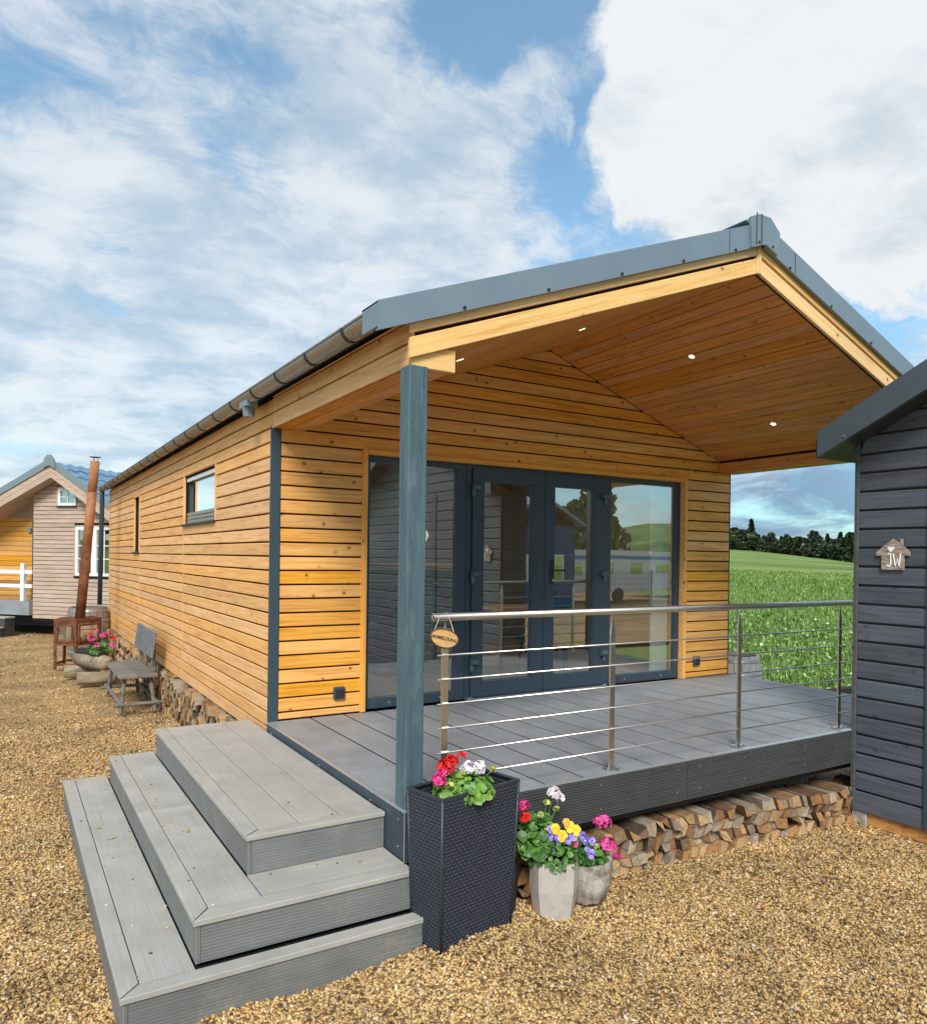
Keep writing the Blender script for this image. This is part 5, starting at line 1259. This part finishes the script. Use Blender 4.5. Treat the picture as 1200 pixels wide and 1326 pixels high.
# roof
for nm, s0, s1, m_ in (('fascia', -4.0, .85, TANW), ('fascia', .85, 2.62, TANW)):
    for lo, hi in ((-.28, -.15), (-.142, 0)):
        G().prism([(s0, U(s0) + lo), (s1, U(s1) + lo), (s1, U(s1) + hi), (s0, U(s0) + hi)], 'y', -.34, -.31).obj('fascia_board', m_, tc)
G().prism([(-4.0, U(-4) - .26), (.85, U(.85) - .26), (2.62, U(2.62) - .26), (2.62, U(2.62) + .05), (.85, U(.85) + .05), (-4.0, U(-4.0) + .05)], 'y', -.305, 6.2).obj('roof', TANW, tc)
VERG = mat('grey_verge_metal', (.22, .27, .29), .4, .3)
G().prism([(-4.05, U(-4.05) + .0), (.85, U(.85) + .0), (2.66, U(2.66) + .0), (2.66, U(2.66) + .15), (.85, U(.85) + .17), (-4.05, U(-4.05) + .14)], 'y', -.37, -.345).obj('verge_flashing', VERG, tc)
G().prism([(.68, U(.68) + .02), (.85, U(.85) + .0), (1.02, U(1.02) + .02), (1.0, U(1.0) + .22), (.90, U(.85) + .24), (.78, U(.85) + .24), (.70, U(.70) + .22)], 'y', -.40, -.371).obj('ridge_cap', VERG, tc)
BLUE = mat('blue_glazed_roof_tile', lambda t, b: setc(t, b, t.ramp(t.noise(objvec(t)[0], 8, 3, .6), [(.3, (.10, .19, .30)), (.7, (.17, .29, .43))])), .3)
g = G(); rs = .31; ks = 6
for i in range(6):
    for j in range(19):
        s0 = .90 + i * .30; s1 = s0 + .31; y0 = -.30 + j * .33
        zA, zB = U(s0) + .085, U(s1) + .115
        v = [(s0, y0, zA), (s0, y0 + .16, zA + .035), (s0, y0 + .325, zA), (s1, y0, zB), (s1, y0 + .16, zB + .035), (s1, y0 + .325, zB), (s1, y0, zB - .04), (s1, y0 + .325, zB - .04)]
        g.add(v, [(0, 3, 4, 1), (1, 4, 5, 2), (3, 6, 7, 5, 4)])
tag(g.obj('roof_tiles', BLUE, tc), kind='stuff')
G().box(-4.2, -.01, -.10, .37, -.20, .12, .006).obj('porch_floor', DECK, tc)
for i in range(4): board('deck_board', DECK, tc, (-2.1, -.04 + i * .125, .121), (1, 0, 0), (0, 0, 1), 4.18, .118, .018)
G().box(-4.0, 2.45, .25, 5.8, -.47, WB + .008).box(-.1, 2.3, .1, .2, -.36, WB).obj('trailer_frame', DARKM, tc)
for xx in (.6, 2.0):
    for yy in (1.2, 4.8): G().box(xx - .12, xx + .12, yy - .12, yy + .12, GZ - .06, -.47).obj('support_block', CONC, tc)
fc = thing('white_fence', 'white post and rail fence along the porch of the grey cabin', 'fence', (-1.28, 15, .12), rad(-48), local=True); F_[fc.name] = F_[tc.name]
for xx in (-.29, -1.7, -3.1): G().box(xx - .055, xx + .055, -.05, .05, .14, 1.05, .006).obj('fence_post', WHITE, fc)
for zz_ in (.84, .50): G().box(-4.1, -.346, -.02, .02, zz_ - .045, zz_ + .045, .004).box(-.234, -.02, -.02, .02, zz_ - .045, zz_ + .045, .004).obj('fence_rail', WHITE, fc)
sp = thing('porch_steps', 'dark two step stair up to the porch of the grey cabin', 'steps', (-1.9, 14.9, GZ), rad(-48), local=True); F_[sp.name] = F_[tc.name]
for (y0, y1, zt2) in ((-.42, -.12, -.235), (-.74, -.43, -.46)):
    G().box(-1.6, -.40, y0, y1, zt2 - .035, zt2, .004).obj('tread', STEPT, sp)
    for xa_, xb_ in ((-.66, -.42), (-1.5, -1.4)): G().box(xa_, xb_, y0 + .02, y1, GZ - .05, zt2 - .036).obj('stringer', DFAS, sp)

# ============================================================ INSIDE THE CABIN
TOP = mat('oak_counter', timber((.62, .40, .20), (.50, .31, .14), (.34, .18, .07), knots=.3), .35)
CAB = mat('petrol_blue_cupboard', (.03, .06, .085), .4)
kc = thing('kitchen_counter', 'dark kitchen counter with a thick oak top inside behind the left glass door', 'counter', (1.8, 2.5, 0)); F_[kc.name] = Matrix.Identity(4)
G().box(.9, 3.1, 2.35, 2.90, .003, 1.17, .004).obj('cupboard', CAB, kc)
G().box(.82, 3.25, 2.25, 3.0, 1.171, 1.245, .006).obj('worktop', TOP, kc)
ku = thing('wall_cupboard', 'dark tall wall cupboard inside at the back of the room', 'cupboard', (1.6, 4.0, 0)); F_[ku.name] = Matrix.Identity(4)
G().box(.3, 3.0, 3.75, 4.28, .003, 2.3, .006).obj('carcass', CAB, ku)
for k_ in range(4): G().box(.32 + .67 * k_, .97 + .67 * k_, 3.73, 3.749, .05, 2.27, .003).obj('cupboard_door', CAB, ku)
tb_ = thing('dining_table', 'wooden dining table inside behind the glass doors', 'table', (3.3, 1.3, 0)); F_[tb_.name] = Matrix.Identity(4)
G().box(2.75, 3.85, .9, 1.75, .72, .76, .006).obj('tabletop', TOP, tb_)
for (xx, yy) in ((2.85, 1.0), (3.75, 1.0), (2.85, 1.65), (3.75, 1.65)): G().tube([(xx, yy, .003), (xx * .97 + .1, yy, .719)], [.018, .025], 8).obj('leg', DARKM, tb_)
TEAL = mat('teal_upholstery', (.01, .16, .20), .7)
def chair(x_, y_, rz, lab):
    c = thing('dining_chair', lab, 'chair', (x_, y_, 0), rz, 'teal chairs round the dining table', local=True)
    G().box(-.22, .22, -.22, .22, .42, .48, .02).obj('seat', TEAL, c)
    new_obj('backrest', G().box(-.21, .21, -.02, .025, 0, .42, .02).mesh('backrest', TEAL), c, (0, .21, .50), Matrix.Rotation(rad(-10), 3, 'X'))
    for (a, b) in ((-.17, -.17), (.17, -.17), (-.17, .17), (.17, .17)): G().tube([(a * 1.2, b * 1.2, .002), (a, b, .419)], [.011, .016], 7).obj('leg', DARKM, c)
chair(2.62, 1.9, rad(20), 'teal chair inside seen behind the left glass door'); chair(3.15, .62, rad(175), 'teal chair inside closest to the right glass door'); chair(4.1, 1.9, rad(-35), 'teal chair inside seen through the right fixed window')
pl_ = thing('pendant_lamp', 'small glowing pendant lamp inside above the counter', 'lamp', (2.65, 2.7, 2.6)); F_[pl_.name] = Matrix.Identity(4)
G().tube([(2.72, 2.7, 1.78), (2.72, 2.7, 3.2)], .004, 5).obj('flex', DARKM, pl_)
G().add(*[([(v_[0] + 2.72, v_[1] + 2.7, v_[2] + 1.66) for v_ in lathe([(.07, 0), (.05, .06), (.012, .12)], 14, False)[0]]), lathe([(.07, 0), (.05, .06), (.012, .12)], 14, False)[1]]).obj('lamp_shade', RUST, pl_, True)
GLOW = mat('warm_bulb', lambda t, b: (setc(t, b, (1, .6, .25)), t._in(b.inputs['Emission Color'], (1, .42, .10)), t._in(b.inputs['Emission Strength'], 30.0)), .5)
G().tube([(2.72, 2.7, 1.66), (2.72, 2.7, 1.71)], .028, 10).obj('bulb', GLOW, pl_)
for (lx, ly, le) in ((2.72, 2.7, 9), (3.6, 1.6, 14)):  # pendant light plus an added lamp with no fitting, to make the interior visible
    ld = bpy.data.lights.new('pendant_and_fill_light', 'POINT'); ld.energy = le; ld.color = (1, .80, .56); ld.shadow_soft_size = .12
    lo_ = bpy.data.objects.new('pendant_and_fill_light', ld); C.objects.link(lo_); lo_.location = (lx, ly, 1.62 if le < 10 else 2.35)
CURT = mat('white_curtain', lambda t, b: (setc(t, b, (.78, .78, .76))), .9)
g = G(); n_ = 36; v = []; f = []
for i in range(n_ + 1):
    for zz_ in (.02, 2.19): v.append((4.36 + .26 * i / n_, .22 + .022 * math.sin(i * 1.45), zz_))
for i in range(n_): f.append((i * 2, i * 2 + 2, i * 2 + 3, i * 2 + 1))
tag(new_obj('curtain', mesh('curtain', v, f, CURT, True)), 'white curtain hanging inside at the right end of the glazing', 'curtain')

# ============================================================ BEHIND THE PHOTOGRAPHER (mirrored in the glass)
CW = mat('caravan_shell', (.74, .75, .76), .3); CB = mat('caravan_blue_stripe', (.05, .25, .50), .35)
def caravan(x_, y_, L, rz, lab):
    c = thing('caravan', lab, 'caravan', (x_, y_, -.70), rz, 'caravans parked behind the camera', local=True)
    prof = [(-L / 2, .45), (L / 2, .45), (L / 2 + .1, 1.1), (L / 2 - .15, 2.2), (L / 2 - .5, 2.45), (-L / 2 + .5, 2.45), (-L / 2 + .15, 2.2), (-L / 2 - .1, 1.1)]
    b = G().prism(prof, 'y', -1.1, 1.1).obj('body', CW, c)
    G().box(-L / 2 + .1, L / 2 - .1, 1.101, 1.108, 2.02, 2.20).obj('stripe', CB, c)
    for q in (-.3, 0, .3): G().box(q * L - .4, q * L + .4, 1.101, 1.115, 1.3, 1.85).obj('window', GLASS2, c)
    for q in (-.12, .12): G().tube([(q * L, 1.0, .33), (q * L, 1.14, .33)], .33, 18).obj('wheel', DARKM, c)
caravan(22.5, -22, 6.5, 0, 'white caravan with blue stripe mirrored in the right fixed window'); caravan(30.5, -24, 6.0, rad(8), 'white caravan mirrored at the right end of the glazing'); caravan(15.3, -23, 5.0, rad(-6), 'white caravan mirrored in the right glass door')
wfn = thing('wire_fence', 'tall dark wire mesh fence mirrored in the glass', 'fence', (15, -13.5, GZ)); F_[wfn.name] = Matrix.Identity(4)
for i in range(6): G().box(8 + 2.5 * i - .03, 8 + 2.5 * i + .03, -13.53, -13.47, GZ, .95).obj('fence_post', DARKM, wfn)
g = G()
for i in range(125): g.box(8 + .10 * i - .005, 8 + .10 * i + .005, -13.463, -13.457, GZ + .05, .92)
for i in range(8): g.box(8, 20.5, -13.456, -13.450, GZ + .1 + .2 * i, GZ + .108 + .2 * i)
tag(g.obj('wire_mesh', DARKM, wfn), kind='stuff')

LCROWN = leafm('light_tree_foliage', (.03, .07, .012), (.13, .22, .04))
for i, (xx, yy, k_) in enumerate(((27, -52, .8), (34, -58, .9), (42, -60, 1.0), (50, -56, .85), (58, -62, 1.1), (21, -60, .9))):
    cm_, tm_ = variants[i % 5]
    o = thing('leafy_tree', 'leafy green tree behind the parked caravans mirrored in the glass', 'tree', (xx, yy, -1.2), i, 'trees behind the caravans', local=True)
    me = cm_.copy(); me.materials.clear(); me.materials.append(LCROWN)
    for nm, m_ in (('crown', me), ('trunk', tm_)):
        q = new_obj(nm, m_, o); q.matrix_basis = Matrix.Scale(k_, 4)

BLUEW = mat('blue_cabin_cladding', timber((.03, .10, .24), (.02, .075, .19), (.012, .045, .12), knot=(.01, .02, .05), knots=.2), .6)
bc = thing('blue_cabin', 'small blue boarded cabin with white windows mirrored in the left glass door', 'cabin', (16.6, -19.5, -.8)); F_[bc.name] = Matrix.Identity(4)
G().prism([(14.8, -.8), (18.6, -.8), (18.6, 2.7), (16.7, 3.7), (14.8, 2.7)], 'y', -21.5, -18.6).obj('wall', MEMB, bc)
for k_ in range(24):
    board('board', BLUEW, bc, (16.7, -18.6, -.72 + .145 * k_), (-1, 0, 0), (0, 1, 0), 3.76, .135, .02)
for sgn in (-1, 1): G().prism([(16.7, 3.75), (16.7 + sgn * 2.1, 2.64), (16.7 + sgn * 2.1, 2.78), (16.7, 3.89)], 'y', -22, -18.2).obj('roof', METAL, bc)
for (a, b, c_, d_) in ((15.4, 16.2, .4, 1.5), (17.2, 18.0, .4, 1.5), (16.2, 17.2, 2.2, 2.6)):
    wf = G().box(a, b, -18.575, -18.55, c_, d_).obj('window_frame', WHITE, bc); G().box(a + .08, b - .08, -18.549, -18.545, c_ + .08, d_ - .08).obj('pane', GLASS2, wf)
